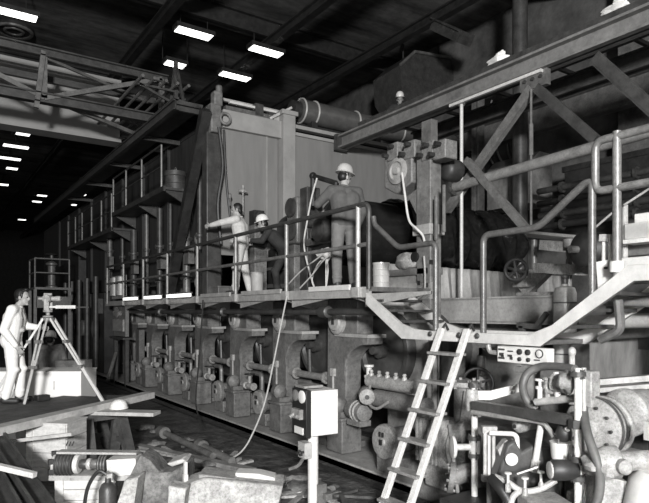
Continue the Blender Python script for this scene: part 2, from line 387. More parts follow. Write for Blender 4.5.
# distant small platform tower
t = thing('distant_platform', 'small railed platform tower far down the hall behind the surveying instrument', 'platform', (3.9, 22.5, 0))
c = V((4.0, 23.4, 3.05))
B().span((3.2, 22.8, 3.0), (4.4, 24.2, 3.08)).build('deck', 'mid_steel', t)
for X, Y in ((3.22, 22.85), (4.35, 22.85), (3.22, 24.1)):
    B().bar((X, Y, 0), (X, Y, 3.0), .1, .1).build('leg', 'mid_steel', t)
    B().tube((X, Y, 3.08), (X, Y, 4.1), .03, 8).build('post', 'rail_paint', t)
B().path([(3.22, 24.1, 4.1), (3.22, 22.85, 4.1), (4.35, 22.85, 4.1)], .03).path([(3.22, 24.1, 3.6), (3.22, 22.85, 3.6), (4.35, 22.85, 3.6)], .025).build('railing', 'mid_steel', t)
B().span((3.25, 22.8, 2.35), (4.3, 22.9, 2.75)).build('sign_board', 'mid_steel', t)
t = thing('distant_valve', 'grey upright valve body standing on the far small platform', 'valve', (3.85, 23.4, 3.08))
B().lathe((3.85, 23.4, 3.08), (0, 0, 1), [(.2, 0), (.2, .06), (.13, .1), (.13, .8), (.2, .84), (.2, .9), (.06, 1.0), (.06, 1.2)]).build('body', 'mid_steel', t)
wheel(t, (3.85, 23.4, 4.3), (0, 0, 1), .2, .025)

# ---------------------------------------------------------------- structures at upper right
t = thing('overhead_beam', 'long grey overhead beam slanting across the upper right to the hood', 'beam', (8.1, 6, 6.1))
BX = 8.1
B().ibeam((BX, 11.25, 6.18), (BX, -1.5, 6.18), .26, .3, .04).build('girder', 'beam_paint', t)
B().box((BX, 11.2, 6.18), (.32, .12, .36)).build('end_plate', 'dark_steel', t)
B().bar((BX - .08, 10.4, 6.38), (BX - .08, -1.5, 6.38), .05, .1).build('kerb', 'dark_steel', t)
B().bar((BX + .55, 10.4, 6.38), (BX + .55, -1.5, 6.38), .7, .06).build('walk_plate', 'dark_steel', t)
B().bar((BX + .95, 10.4, 6.47), (BX + .95, -1.5, 6.47), .06, .12).build('toe_board', 'beam_paint', t)
for k in range(9): B().bar((BX - .1, 9.9 - k * 1.3, 6.34), (BX + 1.3, 9.9 - k * 1.3, 6.34), .06, .06).build('outrigger', 'dark_steel', t)
B().bar((BX - .08, 7.65, 6.0), (BX - .08, 5.7, 6.0), .06, .05).build('under_plate', 'pipe_white', t)
B().ibeam((9.3, 10, 6.16), (9.3, -1.5, 6.16), .2, .3, .04).build('rear_girder', 'dark_steel', t)
def strut(name, label, a, b, m, w=.14):
    return one(name, label, 'strut', B().bar(a, b, w, w * .8).bar(V(a) + V((-w * .4, 0, 0)), V(b) + V((-w * .4, 0, 0)), .02, w * 1.1), m)
g = at(535, 86, X=BX)
strut('diagonal_strut', 'pale diagonal strut falling from overhead beam left to the black roll', at(533, 88, X=BX), at(447, 211, X=BX), 'rail_paint')
strut('diagonal_strut', 'dark diagonal strut falling right from the gusset to the railing pipe', at(538, 88, X=BX), at(597, 140, X=BX), 'dim_steel')
strut('diagonal_strut', 'pale diagonal strut falling right from the long pipe to the machine shelf', at(467, 160, X=BX - .18), at(526, 228, X=BX - .18), 'rail_paint', .12)
strut('diagonal_strut', 'dark heavy diagonal strut at the upper right edge of the photo', at(597, 58, X=BX), at(675, 128, X=BX), 'dim_steel', .17)
t = thing('beam_gusset', 'dark gusset bracket under the overhead beam where two struts meet', 'bracket', g)
B().box(g + V((0, 0, .1)), (.1, .5, .3)).build('plate', 'mid_steel', t)
for k in (-.15, 0, .15): B().tube(g + V((-.08, k, .1)), g + V((.08, k, .1)), .03, 6).build('bolt', 'dark_steel', t)
q = at(531, 226, X=BX - .1)
t = thing('hanger_rod', 'thin dark hanger rod dropping from the gusset past the long pipe', 'rod', (q.x, q.y, q.z))
B().tube((q.x, g.y, 5.75), (q.x, g.y, q.z), .02, 8).build('rod', 'mid_steel', t)
B().tube((q.x, g.y, 5.2), (q.x, g.y, 4.7), .035, 8).build('turnbuckle', 'mid_steel', t)
# long pipe with flange
a, b = at(455, 187, X=BX - .12), at(700, 117, X=BX - .12)
t = thing('long_pipe', 'long pale pipe running level from flanged end to right edge', 'pipe', a)
B().tube(a, b, .085, 16).build('pipe', 'pipe_grey', t)
mb = B(); flange(mb, a + V((0, .03, 0)), b - a, .15, .05, 8); mb.build('flange', 'dark_steel', t)
# white pole
a = at(461.5, 112, X=BX - .02); 
t = thing('white_pole', 'slender white pole rising behind the channel beam up to the overhead beam', 'pole', (a.x, a.y, 0))
B().tube((a.x, a.y, 0), (a.x, a.y, 6.02), .032, 12).build('shaft', 'pipe_white', t)
mb = B(); flange(mb, (a.x, a.y, 6.0), (0, 0, 1), .08, .03, 4); mb.build('flange', 'pipe_light', t)
# rags
for x, y, w in ((497, 62, 'left along the overhead beam'), (615, 9, 'near the right edge of the photo')):
    p = at(x, y + 7, X=BX); p.z = 6.5
    one('white_rag', 'crumpled white rag lying ' + w, 'rag', B().lump((p.x, p.y, p.z), (.1, .2, .07), int(x), .5).lump((p.x, p.y - .08, p.z + .06), (.07, .1, .07), int(x) + 1, .5), 'cloth_white', 'white rags on the overhead beam')
# column pipe, posts and hopper behind
t = thing('column_pipe', 'thick dark round vertical pipe rising to the roof behind the beam', 'pipe', (11, 7.2, 0))
p = at(520, 50, X=11.2)
B().tube((p.x, p.y, 0), (p.x, p.y, 10.99), .17, 18).build('pipe', 'dark_steel', t)
mb = B(); flange(mb, (p.x, p.y, 7.6), (0, 0, 1), .24, .08, 8); mb.build('flange', 'dark_steel', t)
p = at(478, 50, X=11.8)
one('steel_post', 'grey steel post under a short crossbeam behind the overhead beam', 'post', B().ibeam((p.x, p.y, 0), (p.x, p.y, 8.0), .24, .22, .03), 'mid_steel')
q = at(515, 46, X=11.8)
one('short_crossbeam', 'short grey crossbeam running from the steel post to the round pipe', 'beam', B().ibeam((p.x, p.y + .2, 8.12), (q.x, q.y, 8.12), .2, .24, .03), 'mid_steel')
t = thing('hopper', 'dark canvas sided hopper hanging in the gloom above the man on top', 'hopper', (11.2, 14, 7))
pts = [at(400, 65, Y=13.2), at(414, 52, Y=13.2), at(450, 58, Y=13.2), at(455, 80, Y=13.2), at(458, 88, Y=13.2), at(410, 106, Y=13.2), at(402, 92, Y=13.2)]
B().prism(pts, (.1, 1.4, 0)).build('body', 'dark_steel', t)
B().path([pts[0] + V((0, -.03, 0)), pts[1] + V((0, -.03, 0)), pts[2] + V((0, -.03, 0))], .05).build('rim', 'mid_steel', t)
for k in (1, 2): B().tube(pts[k] + V((.1, .6, -.1)), V((pts[k].x + .1, pts[k].y + .6, 10.99)), .03, 8).build('hanger', 'dark_iron', t)
a, b = at(437, 20, z=9.6), at(468, 40, z=9.6)
one('roof_duct_rack', 'slanting slatted dark roof duct left of the steel post', 'duct', B().bar(at(438, 26, X=11.8), at(466, 39, X=11.8), .5, .3).bar(at(438, 26, X=11.8) + V((0, 0, .15)), at(466, 39, X=11.8) + V((0, 0, .15)), .6, .04), 'dark_steel')
one('wall_girder', 'deep plain grey girder along the right wall below the overhead beam', 'girder', B().ibeam((12.4, 12.5, 6.9), (12.4, -1.5, 6.9), .3, .62, .05), 'mid_steel')
one('wall_chute', 'tall ribbed grey chute against the right wall rising out of view', 'chute', B().span((12.9, 5.6, 4), (13.98, 7.2, 11)).span((12.8, 6.3, 4), (12.9, 6.42, 11)), 'mid_steel')
one('wall_panel', 'mottled grey wall cladding sheet at upper right corner', 'panel', B().span((13.8, 1.5, 6.5), (13.97, 5.2, 10.9)), 'beam_paint')
one('wall_tank', 'dark rectangular tank front behind the diagonal struts', 'tank', B().span((12.7, 5.9, 4.4), (13.6, 8.4, 5.6)).span((12.66, 5.85, 5.55), (13.6, 8.45, 5.68)), 'dark_iron')
for k in range(4):
    X = 12.6
    q = at(492 + k * 9, 100 + k * 3, X=X); e = at(486 + k * 11, 148 + 2 * k, X=X)
    one('hanging_cable', 'loose curved cable hanging by the right wall, %s from the left' % ORD[k], 'cable', B().path(smooth_path([q, q * .5 + e * .5 + V((0, .1, .1)), e, e + V((0, -.25, -.5))]), .025, 6), ['mid_steel', 'pipe_grey'][k % 2], 'loose wall cables')
for k, (za, xx) in enumerate(((4.9, 11.4), (4.62, 11.4), (4.35, 11.45), (4.1, 11.4))):
    t = thing('cross_pipe', 'level dark pipe behind the struts, %s from the top' % ORD[k], 'pipe', (xx, 7, za))
    B().tube((xx, 8.2, za), (xx, 1.0, za), .07, 10).build('pipe', ['dark_steel', 'dark_iron'][k % 2], t)
    B().bar((xx, 2.0, za - .09), (14, 2.0, za - .09), .06, .05).build('wall_bracket', 'dark_steel', t)
    for Y in (7.6, 6, 3): mb = B(); flange(mb, (xx, Y, za), (0, 1, 0), .12, .05); mb.build('flange', 'dark_steel', t)
t = thing('wall_cabinet', 'pale sheet metal housing high behind the struts beside the dark tank', 'housing', (11.9, 9.6, 4.7))
B().span((11.7, 8.6, 4.75), (12.5, 9.9, 5.75)).build('body', 'beam_paint', t)
B().prism([(11.7, 8.6, 5.75), (11.7, 9.9, 5.75), (12.0, 9.9, 6.0), (12.0, 8.6, 6.0)], (.4, 0, 0)).build('lid', 'mid_steel', t)
# ================================================================ tending walkway
RX, DZ = 4.75, 2.53
PY = [6.18, 8.04, 9.88, 11.73, 13.58, 15.43, 17.28, 19.1]
t = thing('tending_walkway', 'long steel tending walkway carried on the dryer frames with two workers on it', 'walkway', (5.2, 12, 2.4))
B().span((RX, 5.95, 2.47), (5.85, 19.3, DZ)).build('deck', 'deck_plate', t)
B().bar((RX + .02, 5.95, 2.46), (RX + .02, 19.3, 2.46), .05, .14).build('edge_beam', 'frame_light', t)
for Y in PY[:7]:
    B().prism([(RX, Y + .05, 2.44), (5.6, Y + .05, 2.44), (5.6, Y + .05, 2.16), (RX, Y + .05, 2.38)], (0, .05, 0)).build('bracket', 'frame_light', t)
    B().box((RX - .01, Y, 2.46), (.1, .16, .14)).build('post_socket', 'frame_light', t, .01)
    B().prism([(RX + .04, Y - .1, 2.44), (RX + .04, Y - 1.3, 2.44), (RX + .04, Y - 1.3, 2.41), (RX + .04, Y - .1, 2.27)], (.03, 0, 0)).build('gusset', 'frame_light', t)
for Y0, Y1, m in ((6.35, 7.35, 'white_paint'), (8.2, 9.6, 'pipe_light'), (10.1, 11.5, 'pipe_light')):
    B().span((RX - .03, Y0, 2.5), (RX + .01, Y1, 2.57)).build('toe_plate', m, t)
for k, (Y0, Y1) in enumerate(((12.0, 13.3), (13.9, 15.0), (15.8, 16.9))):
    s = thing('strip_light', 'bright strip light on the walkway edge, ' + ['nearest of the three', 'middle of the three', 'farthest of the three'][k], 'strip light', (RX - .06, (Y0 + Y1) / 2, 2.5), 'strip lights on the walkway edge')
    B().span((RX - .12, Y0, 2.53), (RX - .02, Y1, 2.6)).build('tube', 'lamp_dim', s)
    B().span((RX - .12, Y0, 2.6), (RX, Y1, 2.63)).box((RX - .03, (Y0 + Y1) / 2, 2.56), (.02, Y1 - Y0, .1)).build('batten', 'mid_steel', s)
t = thing('walkway_railing', 'two bar pipe railing along the front of the tending walkway', 'railing', (RX, 12, DZ))
for Y in PY: B().tube((RX, Y, 2.45), (RX, Y, DZ + 1.08), .032, 10).build('post', 'pipe_grey' if Y > 6.5 else 'pipe_light', t)
B().path(fillet([(RX, 19.1, DZ + 1.08), (RX, 5.95, DZ + 1.08), (RX, 5.95, 2.5)], .12), .034, 10).build('top_rail', 'dark_steel', t)
B().tube((RX, 19.1, DZ + .55), (RX, 5.95, DZ + .55), .03, 10).build('mid_rail', 'rail_paint', t)
t = thing('walkway_pipe', 'dark coupled pipe running level just under the walkway', 'pipe', (4.98, 10, 2.2))
B().tube((4.98, 5.7, 2.2), (4.98, 19, 2.2), .045, 12).build('pipe', 'dark_steel', t)
for Y in (7.3, 11, 14.8): B().lathe((4.98, Y - .12, 2.2), (0, 1, 0), [(.06, 0), (.09, .02), (.09, .22), (.06, .24)], 14).build('coupling', 'dark_steel', t)
# ================================================================ dryer frames along the floor
FY = [7.5, 9.3, 11.15, 13.1, 14.95, 16.8, 18.6]
def dryer_frame(Y, label):
    X = 5.5; t = thing('dryer_stand', label, 'machine frame', (X, Y, 0), 'dryer frames under the walkway')
    B().prism([(X - .15, Y + .3, .12), (X - .15, Y + .26, 2.4), (X - .15, Y - .26, 2.4), (X - .15, Y - .26, 1.9), (X - .15, Y - .2, .12)], (.3, 0, 0)).build('post', 'frame_paint', t, .02)
    arc = [(X - .17, Y - .2, 1.2)] + [(X - .17, Y - .22 - .56 * (1 - math.cos(a)), 1.2 + .52 * math.sin(a) ** .8) for a in [k * math.pi / 16 for k in range(1, 9)]] + [(X - .17, Y - .8, 1.84), (X - .17, Y - .2, 1.84)]
    B().prism(arc, (.3, 0, 0)).build('corbel', 'frame_paint', t, .02)
    B().span((X - .19, Y - .82, 1.82), (X + .16, Y + .02, 1.87)).build('corbel_cap', 'frame_light', t)
    B().lathe((X - .17, Y - .06, 2.05), (-1, 0, 0), [(.2, 0), (.2, .05), (.17, .07), (.15, .07), (.13, .1), (.05, .1), (.05, .085)], 24).build('bearing_cap', 'frame_light', t)
    B().box((X - .28, Y - .06, 2.05), (.02, .05, .09)).build('cap_slot', 'dark_iron', t)
    B().span((X - .17, Y - .55, 1.86), (X + .14, Y + .1, 2.4)).build('bearing_housing', 'frame_paint', t, .02)
    B().span((X - .42, Y - .5, .1), (X - .05, Y - .1, .62)).span((X - .45, Y - .53, .58), (X - .03, Y - .07, .63)).build('pedestal', 'frame_paint', t, .015)
    B().span((X - .3, Y + .36, .1), (X + .2, Y - .3, .2)).build('foot', 'frame_paint', t, .015)
    B().lathe((X - .34, Y - .3, .8), (0, -1, 0), [(.07, -.1), (.12, -.08), (.13, .05), (.09, .1), (.04, .12)], 16).box((X - .3, Y - .3, .66), (.22, .3, .1)).build('gear_housing', 'frame_paint', t)
    B().box((X - .17, Y + .08, 1.25), (.06, .09, .12)).tube((X - .17, Y + .08, .2), (X - .17, Y + .08, 1.2), .018, 6).build('junction_box', 'pipe_light', t)
    return t
fr = dryer_frame(FY[0], 'grey cast dryer frame nearest the control box, first full frame left of the ladder')
for k, Y in enumerate(FY[1:], 1):
    dup(fr, (0, Y - FY[0], 0), 'grey cast dryer frame under the walkway, %s full frame left of the ladder' % ORD[k])
def drum(Y, label):
    t = thing('dryer_drum', label, 'drum', (5.8, Y, .9), 'dryer drums between the frames')
    B().lathe((5.8, Y, 1.62), (1, 0, 0), [(.1, -.02), (.12, .03), (.48, .06), (.51, 0), (.58, 0), (.61, .05), (.61, 4.2), (.2, 4.25)], 36).build('shell', 'drum_iron', t)
    B().lathe((5.8, Y, 1.62), (-1, 0, 0), [(.13, -.04), (.13, .08), (.07, .1), (.07, .2)], 16).build('journal', 'dark_steel', t)
    return t
d0 = drum(6.95, 'dark round dryer drum end in the bay beside the ladder')
for k, Y in enumerate(FY[1:], 1): dup(d0, (0, Y - .9 - 6.95 + .35, 0), 'dark dryer drum end between frames, %s bay left of the ladder' % ORD[k])
def motor(Y, label, big=1):
    t = thing('gear_motor', label, 'motor', (5.0, Y, .1), 'round faced motors along the frame feet')
    z = .52
    B().lathe((4.93, Y, z), (1, 0, 0), [(.05, -.035), (.19, -.03), (.23, 0), (.23, .05), (.17, .06), (.17, .4), (.1, .45)], 26).build('body', 'cast_mid', t)
    B().lathe((4.9, Y, z), (-1, 0, 0), [(.215, -.02), (.215, .012), (.16, .02), (.06, .02), (.05, .04)], 26).build('face_plate', 'cast_light', t)
    B().box((4.86, Y, z), (.03, .05, .07)).build('hub_slot', 'dark_iron', t)
    for yy in (.03, -.03): B().box((4.862, Y + yy, z + .1), (.014, .03, .06)).build('face_mark', 'dark_iron', t)
    B().span((4.95, Y - .2, .1), (5.35, Y + .2, .32)).build('bed', 'cast_mid', t, .01)
    return t
m0 = motor(5.84, 'pale round motor face with dark mark, between control box and ladder')
for k, Y in enumerate(FY[1:6], 1): dup(m0, (.22, Y + .42 - 5.84, 0), 'round motor face low between frames, %s bay left of the ladder' % ORD[k])
def steam(Y0, Y1, label):
    t = thing('steam_pipe', label, 'pipe', (5.15, (Y0 + Y1) / 2, 1.1), 'steam pipes between the frames')
    B().tube((5.45, Y0 + .12, 1.12), (5.45, Y1 - .12, 1.12), .06, 12).build('pipe', 'pipe_grey', t)
    for yy in (Y0 - .1, Y1 + .1): mb = B(); flange(mb, (5.45, yy, 1.12), (0, 1, 0), .1, .04); mb.build('flange', 'pipe_grey', t)
    return t
s0 = steam(8.98, 7.85, 'level grey steam pipe between the two frames behind the control box')
for k, Y in enumerate(FY[2:], 2): dup(s0, (0, FY[k - 1] - FY[0], 0), 'level grey steam pipe between frames, %s bay left of the ladder' % ORD[k])
# clutter in each bay: small valves, dark bracing
def valve(p, label, m='cast_mid', s=1., group=None):
    p = V(p); t = thing('globe_valve', label, 'valve', p, group)
    B().lathe(p + V((0, -.14 * s, 0)), (0, 1, 0), [(.06 * s, 0), (.06 * s, .03 * s), (.035 * s, .04 * s), (.06 * s, .14 * s), (.035 * s, .24 * s), (.06 * s, .25 * s), (.06 * s, .28 * s)], 14).tube(p, p + V((0, 0, .16 * s)), .03 * s, 10).build('body', m, t)
    wheel(t, p + V((0, 0, .19 * s)), (0, 0, 1), .08 * s, .01 * s, 4)
    return t
v0 = valve((5.2, 8.35, .72), 'small globe valve low in the bay behind the control box', 'cast_light', 1.2, 'globe valves in the bays')
for k in range(2, 6): dup(v0, (0, FY[k] - FY[1] , .05), 'small globe valve low between frames, %s bay left of the ladder' % ORD[k])
for k, Y in enumerate(FY[1:6], 1):
    t = thing('drain_line', 'dark drain pipes low between frames, %s bay left of the ladder' % ORD[k], 'pipe', (5.6, Y - .9, .15), 'drain lines in the bays')
    B().path(fillet([(5.6, Y - .3, .95), (5.6, Y - .7, .95), (5.6, Y - .7, .3), (5.6, Y - 1.4, .3)], .1), .05, 8).build('pipe', 'mid_steel', t)
    B().path(fillet([(5.7, Y - .4, 2.2), (5.7, Y - .5, .8), (5.7, Y - 1.5, .75)], .1), .035, 8).build('riser', 'dark_steel', t)
    B().span((5.85, Y - 1.5, .7), (5.95, Y - .3, .95)).build('backing_plate', 'dark_steel', t)
one('machine_sole_plate', 'long low grey sole plate on the floor in front of the dryer frames', 'sole plate', B().span((4.86, 5.0, 0), (5.02, 24, .11)).span((4.86, 5.0, .0), (6.2, 24, .08)), 'frame_light')
one('sole_plate_channel', 'dark sunken channel edge on the floor along the sole plate', 'channel', B().span((4.62, 4.2, 0), (4.7, 24, .03)), 'dark_iron')
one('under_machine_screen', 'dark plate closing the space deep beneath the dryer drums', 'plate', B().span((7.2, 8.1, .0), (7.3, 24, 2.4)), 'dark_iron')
# far machine end clutter behind the surveying instrument
t = thing('gauge_board', 'pale panelled gauge board with railing at the far walkway end', 'gauge board', (4.9, 19.6, 1.6))
c = at(119, 292, X=4.9)
B().box((4.9, c.y, 2.95), (.1, 1.3, .7)).build('board', 'cast_light', t)
for k in range(4): B().tube((4.82, c.y - .5 + .32 * k, 2.7), (4.82, c.y - .5 + .32 * k, 3.25), .08, 10).build('gauge_tube', ['pipe_white', 'cast_mid'][k % 2], t)
c2 = at(121, 320, X=4.9)
B().box((4.9, c2.y, 1.95), (.1, 1.3, .95)).build('lower_board', 'cast_mid', t)
B().box((4.83, c2.y, 1.8), (.06, 1.1, .35)).lump((4.83, c2.y + .1, 2.15), (.08, .4, .15), 4, .6).build('valve_cluster', 'cast_light', t)
B().box((4.9, c2.y, 1.42), (.3, 1.5, .06)).bar((4.9, c2.y + .6, 0), (4.9, c2.y + .6, 1.4), .1, .1).bar((4.9, c2.y - .6, 0), (4.9, c2.y - .6, 1.4), .1, .1).build('stand', 'dark_steel', t)
for k, (x, y0, y1, m) in enumerate(((84, 290, 385, 'dark_steel'), (92, 300, 360, 'mid_steel'), (96, 262, 390, 'dark_steel'), (101, 320, 368, 'mid_steel'), (80, 325, 355, 'mid_steel'), (88, 330, 358, 'mid_steel'), (140, 330, 395, 'mid_steel'), (127, 335, 395, 'mid_steel'))):
    q = at(x, y1, X=5.3 + .1 * (k % 3)); e = at(x + 2, y0, X=5.3 + .1 * (k % 3))
    one('far_upright', 'dim upright post at the far machine end, %s of the group from the instrument' % ORD[k], 'post', B().box((q.x, q.y, (max(q.z, 0) + e.z) / 2), (.16, .35, e.z - max(q.z, 0))), m, 'far uprights')
one('leaning_bar', 'pale bar leaning against the dark far machine end', 'bar', B().bar(at(108, 380, X=4.4), at(116, 353, X=4.9), .09, .06), 'pipe_grey')
t = thing('far_machinery', 'dark stacked machinery block at the far end under the lower gallery', 'machine', (5.3, 22, 0))
B().span((5.0, 20.5, .12), (6.5, 28, 2.85)).span((4.9, 24, 2.8), (5.18, 30, 4.2)).build('body', 'dark_iron', t)
for k in range(5): B().tube((4.8, 20.8 + 1.3 * k, .3), (4.8, 20.8 + 1.3 * k, 3.4), .09, 10).build('pipe', 'dark_steel', t)
for k in range(4): B().box((4.95, 21 + 1.7 * k, 2.4 + .2 * (k % 2)), (.2, .6, .5)).build('cover', 'dark_steel', t)
for k in range(3): B().lathe((4.95, 21.4 + 1.9 * k, 1.6), (-1, 0, 0), [(.3, 0), (.3, .1), (.1, .15)], 18).build('bearing', 'mid_steel', t)
# dark machinery behind the railing left of the hood corner (between the galleries and the walkway)
for k, (x, y, m) in enumerate(((176, 262, 'cast_mid'), (168, 255, 'dark_steel'), (150, 268, 'dark_steel'), (135, 272, 'dark_steel'))):
    q = at(x, 290, X=5.55)
    t = thing('bearing_pedestal', 'upright bearing pedestal behind the walkway railing, %s left of the hood corner' % ORD[k], 'bearing', (q.x, q.y, DZ), 'bearing pedestals on the far walkway')
    B().span((q.x - .1, q.y - .25, DZ), (q.x + .1, q.y + .25, DZ + .9)).build('pedestal', m, t, .02)
    B().lathe((q.x - .1, q.y, DZ + 1.0), (-1, 0, 0), [(.26, -.2), (.26, .03), (.18, .06), (.1, .12)], 18).build('housing', m, t)
    B().tube((q.x - .05, q.y + .4, DZ), (q.x - .05, q.y + .4, DZ + 1.5), .06, 8).build('pipe', 'dark_steel', t)
p = at(198, 236, X=5.4)
one('white_notice', 'small white sheet hanging on the machine left of the man in pale overalls', 'notice', B().box(p, (.04, .35, .38)), 'cloth_white')
t = thing('oil_lamp', 'small bright work lamp hanging near the hood corner', 'lamp', at(181, 217, X=5.1))
B().ell(at(181, 217, X=5.1), (.025, .025, .05)).build('bulb', 'lamp_dim', t); q = at(183, 213, X=5.1); B().tube(q, q + V((0, 0, .12)), .04, 8).build('socket', 'dark_iron', t)
# ================================================================ landing, stair stringers, ladder, rails
LZ = 1.9
t = thing('stair_bridge', 'pale stair bridge stepping down to a lower landing and up again at the ladder', 'stair bridge', (5.1, 4.3, LZ))
def stringer(X, m):
    return [(X, 5.97, 2.45), (X, 5.97, 2.30), (X, 5.28, 1.88), (X, 3.37, 1.88), (X, 2.5, 2.45), (X, 1.6, 2.45), (X, 1.6, 2.58), (X, 2.55, 2.58), (X, 3.25, 2.08), (X, 3.5, 1.985), (X, 4.75, 1.985), (X, 5.05, 2.0), (X, 5.3, 2.06)]
B().prism(stringer(4.71, 0), (.05, 0, 0)).build('front_stringer', 'stringer_paint', t, .005)
B().prism(stringer(5.45, 0), (.05, 0, 0)).build('rear_stringer', 'stringer_paint', t, .005)
B().span((4.76, 3.4, 1.89), (5.45, 5.25, 1.93)).build('landing', 'deck_plate', t)
for Y, z in ((5.42, 2.07), (5.62, 2.2), (5.82, 2.33)): B().span((4.76, Y - .12, z), (5.45, Y + .1, z + .03)).build('tread', 'dark_steel', t)
for Y, z in ((3.2, 2.05), (2.98, 2.2), (2.76, 2.34)): B().span((4.76, Y - .12, z), (5.45, Y + .1, z + .03)).build('tread', 'dark_steel', t)
B().span((4.76, 1.0, 2.47), (5.45, 2.6, 2.53)).build('upper_deck', 'deck_plate', t)
for Y in (3.42, 5.22): B().span((5.38, Y - .06, 0), (5.5, Y + .06, 1.88)).build('support_post', 'dark_steel', t)
B().bar((5.42, 2.4, 0), (5.42, 2.4, 2.44), .1, .1).build('support_post', 'dark_steel', t)
for Y in (4.45, 4.2, 4.72, 4.88):
    B().ell((4.69, Y - .1, 1.955), (.018, .03, .03)).build('bolt', 'dark_steel', t)
# ladder
t = thing('ladder', 'pale wooden ladder with flat treads leaning up to the lower landing', 'ladder', (3.9, 4.4, 0))
LT, LB = 4.68, 3.72
for Y in (4.59, 4.22): B().bar((LB, Y, 0), (LT, Y, 2.02), .045, .075, up=(0, 1, 0)).build('stile', 'pipe_white', t, .006)
for k in range(6):
    z = .3 + .292 * k; X = LB + (LT - LB) * z / 2.02
    B().box((X, 4.405, z), (.15, .43, .03)).build('tread', 'pipe_grey', t, .005)
for Y in (4.59, 4.22): B().path([(LT, Y, 2.0), (LT + .06, Y, 2.07), (LT + .1, Y, 2.0)], .016, 6).build('hook', 'dark_iron', t)
# handrails of the landing
t = thing('stair_handrail', 'dark bent pipe handrail sloping from walkway to the post left of the ladder', 'handrail', (RX, 5.3, 1.95))
B().path(fillet([(RX, 5.86, 3.42), (RX, 5.84, 3.32), (RX, 5.38, 2.98), (RX, 4.75, 2.98), (RX, 4.75, 1.9)], .09), .034, 10).build('rail', 'rail_dark', t)
t = thing('stair_handrail', 'bent pipe handrail rising from the post right of the ladder to the upper platform', 'handrail', (RX, 3.4, 1.95))
B().path(fillet([(RX, 4.07, 1.9), (RX, 4.07, 2.99), (RX, 3.42, 2.99), (RX, 2.95, 3.32), (RX, 2.88, 3.32), (RX, 2.88, 2.35)], .09), .034, 10).build('rail', 'rail_dark', t)
t = thing('platform_railing', 'round cornered pipe railing of the upper platform at the right edge', 'railing', (RX, 2, DZ))
ya = at(592, 140, X=RX)
B().path(fillet([(RX, 1.0, 3.66), (RX, 2.85, 3.66), (RX, 2.85, 3.23), (RX, 1.0, 3.23)], .08), .034, 10).build('rail_loop', 'rail_paint', t)
B().tube((RX, 2.66, 2.5), (RX, 2.66, 3.7), .036, 10).build('post', 'rail_paint', t)
B().tube((RX, 2.66, 2.53), (RX, 2.66, 2.62), .06, 12).build('post_socket', 'white_paint', t)
# ================================================================ press section behind the walkway
t = thing('black_roll', 'huge black press roll lying crosswise behind the walkway and struts', 'roll', (8, 8.5, 3.0))
B().lathe((5.95, 8.5, 3.63), (1, 0, 0), [(.12, -.25), (.12, 0), (.5, .02), (.58, .06), (.6, .12), (.6, 4.55), (.5, 4.6), (.12, 4.64), (.12, 4.85)], 44).build('shell', 'roll_rubber', t)
B().lathe((5.95, 8.5, 3.63), (-1, 0, 0), [(.2, .1), (.2, .3), (.12, .32)], 18).build('journal', 'dark_steel', t)
# black tarpaulin bunched over the right half of the roll
mb = B(); rn = random.Random(3); nx, na = 46, 26
for i in range(nx + 1):
    X = 7.3 + 3.15 * i / nx
    for j in range(na + 1):
        a = math.radians(-60 + 200 * j / na)
        r = .66 + .065 * math.sin(11 * X + 2.6 * a) * math.sin(3.1 * X - 3 * a) + .035 * math.sin(17 * X + a * 5)
        r += .02 if j else .0
        mb.v.append(V((X, 8.5 - r * math.cos(a), 3.63 + r * math.sin(a))))
for i in range(nx):
    for j in range(na): mb.f.append([i * (na + 1) + j, (i + 1) * (na + 1) + j, (i + 1) * (na + 1) + j + 1, i * (na + 1) + j + 1])
o = one('black_tarpaulin', 'glossy black tarpaulin bunched over the right half of the press roll', 'tarpaulin', mb, 'black_sheet')
o.modifiers.new('thick', 'SOLIDIFY').thickness = .012
# pale felt hanging below
mb = B(); nx, nz = 60, 8
for i in range(nx + 1):
    X = 6.75 + 5.2 * i / nx
    for j in range(nz + 1):
        z = 3.06 - 1.05 * j / nz
        mb.v.append(V((X, 7.98 + .05 * math.sin(9 * X) * (j / nz + .4) + .03 * math.sin(21 * X + 1.3) - .1 * (j / nz), z - .05 * (X - 6.7) / 5)))
for i in range(nx):
    for j in range(nz): mb.f.append([i * (nz + 1) + j, (i + 1) * (nz + 1) + j, (i + 1) * (nz + 1) + j + 1, i * (nz + 1) + j + 1])
o = one('press_felt', 'pale felt sheet hanging in soft folds below the black roll', 'felt', mb, 'felt_cloth')
o.modifiers.new('thick', 'SOLIDIFY').thickness = .01
# channel shelf
one('channel_shelf', 'level pale channel beam below the felt behind the ladder', 'beam', B().span((6.8, 4.67, 2.05), (6.86, 7.2, 2.4)).span((6.8, 4.67, 2.38), (7.05, 7.2, 2.42)).span((6.8, 4.67, 2.03), (7.05, 7.2, 2.07)), 'frame_light')
for k, Y in enumerate((7.0, 4.9)): one('steel_stanchion', 'dark stanchion under the channel beam, %s' % ['far end behind the ladder', 'near end at right'][k], 'leg', B().span((6.88, Y - .07, 0), (7.02, Y + .07, 2.03)), 'dark_steel')
one('shelf_back_plate', 'grey plain plate closing the machine under the channel shelf behind the ladder', 'plate', B().span((7.15, 3.2, .5), (7.2, 8.0, 2.1)).span((7.12, 3.2, 0), (7.26, 3.3, 2.1)).span((7.12, 7.9, 0), (7.26, 8.0, 2.1)), 'frame_paint')
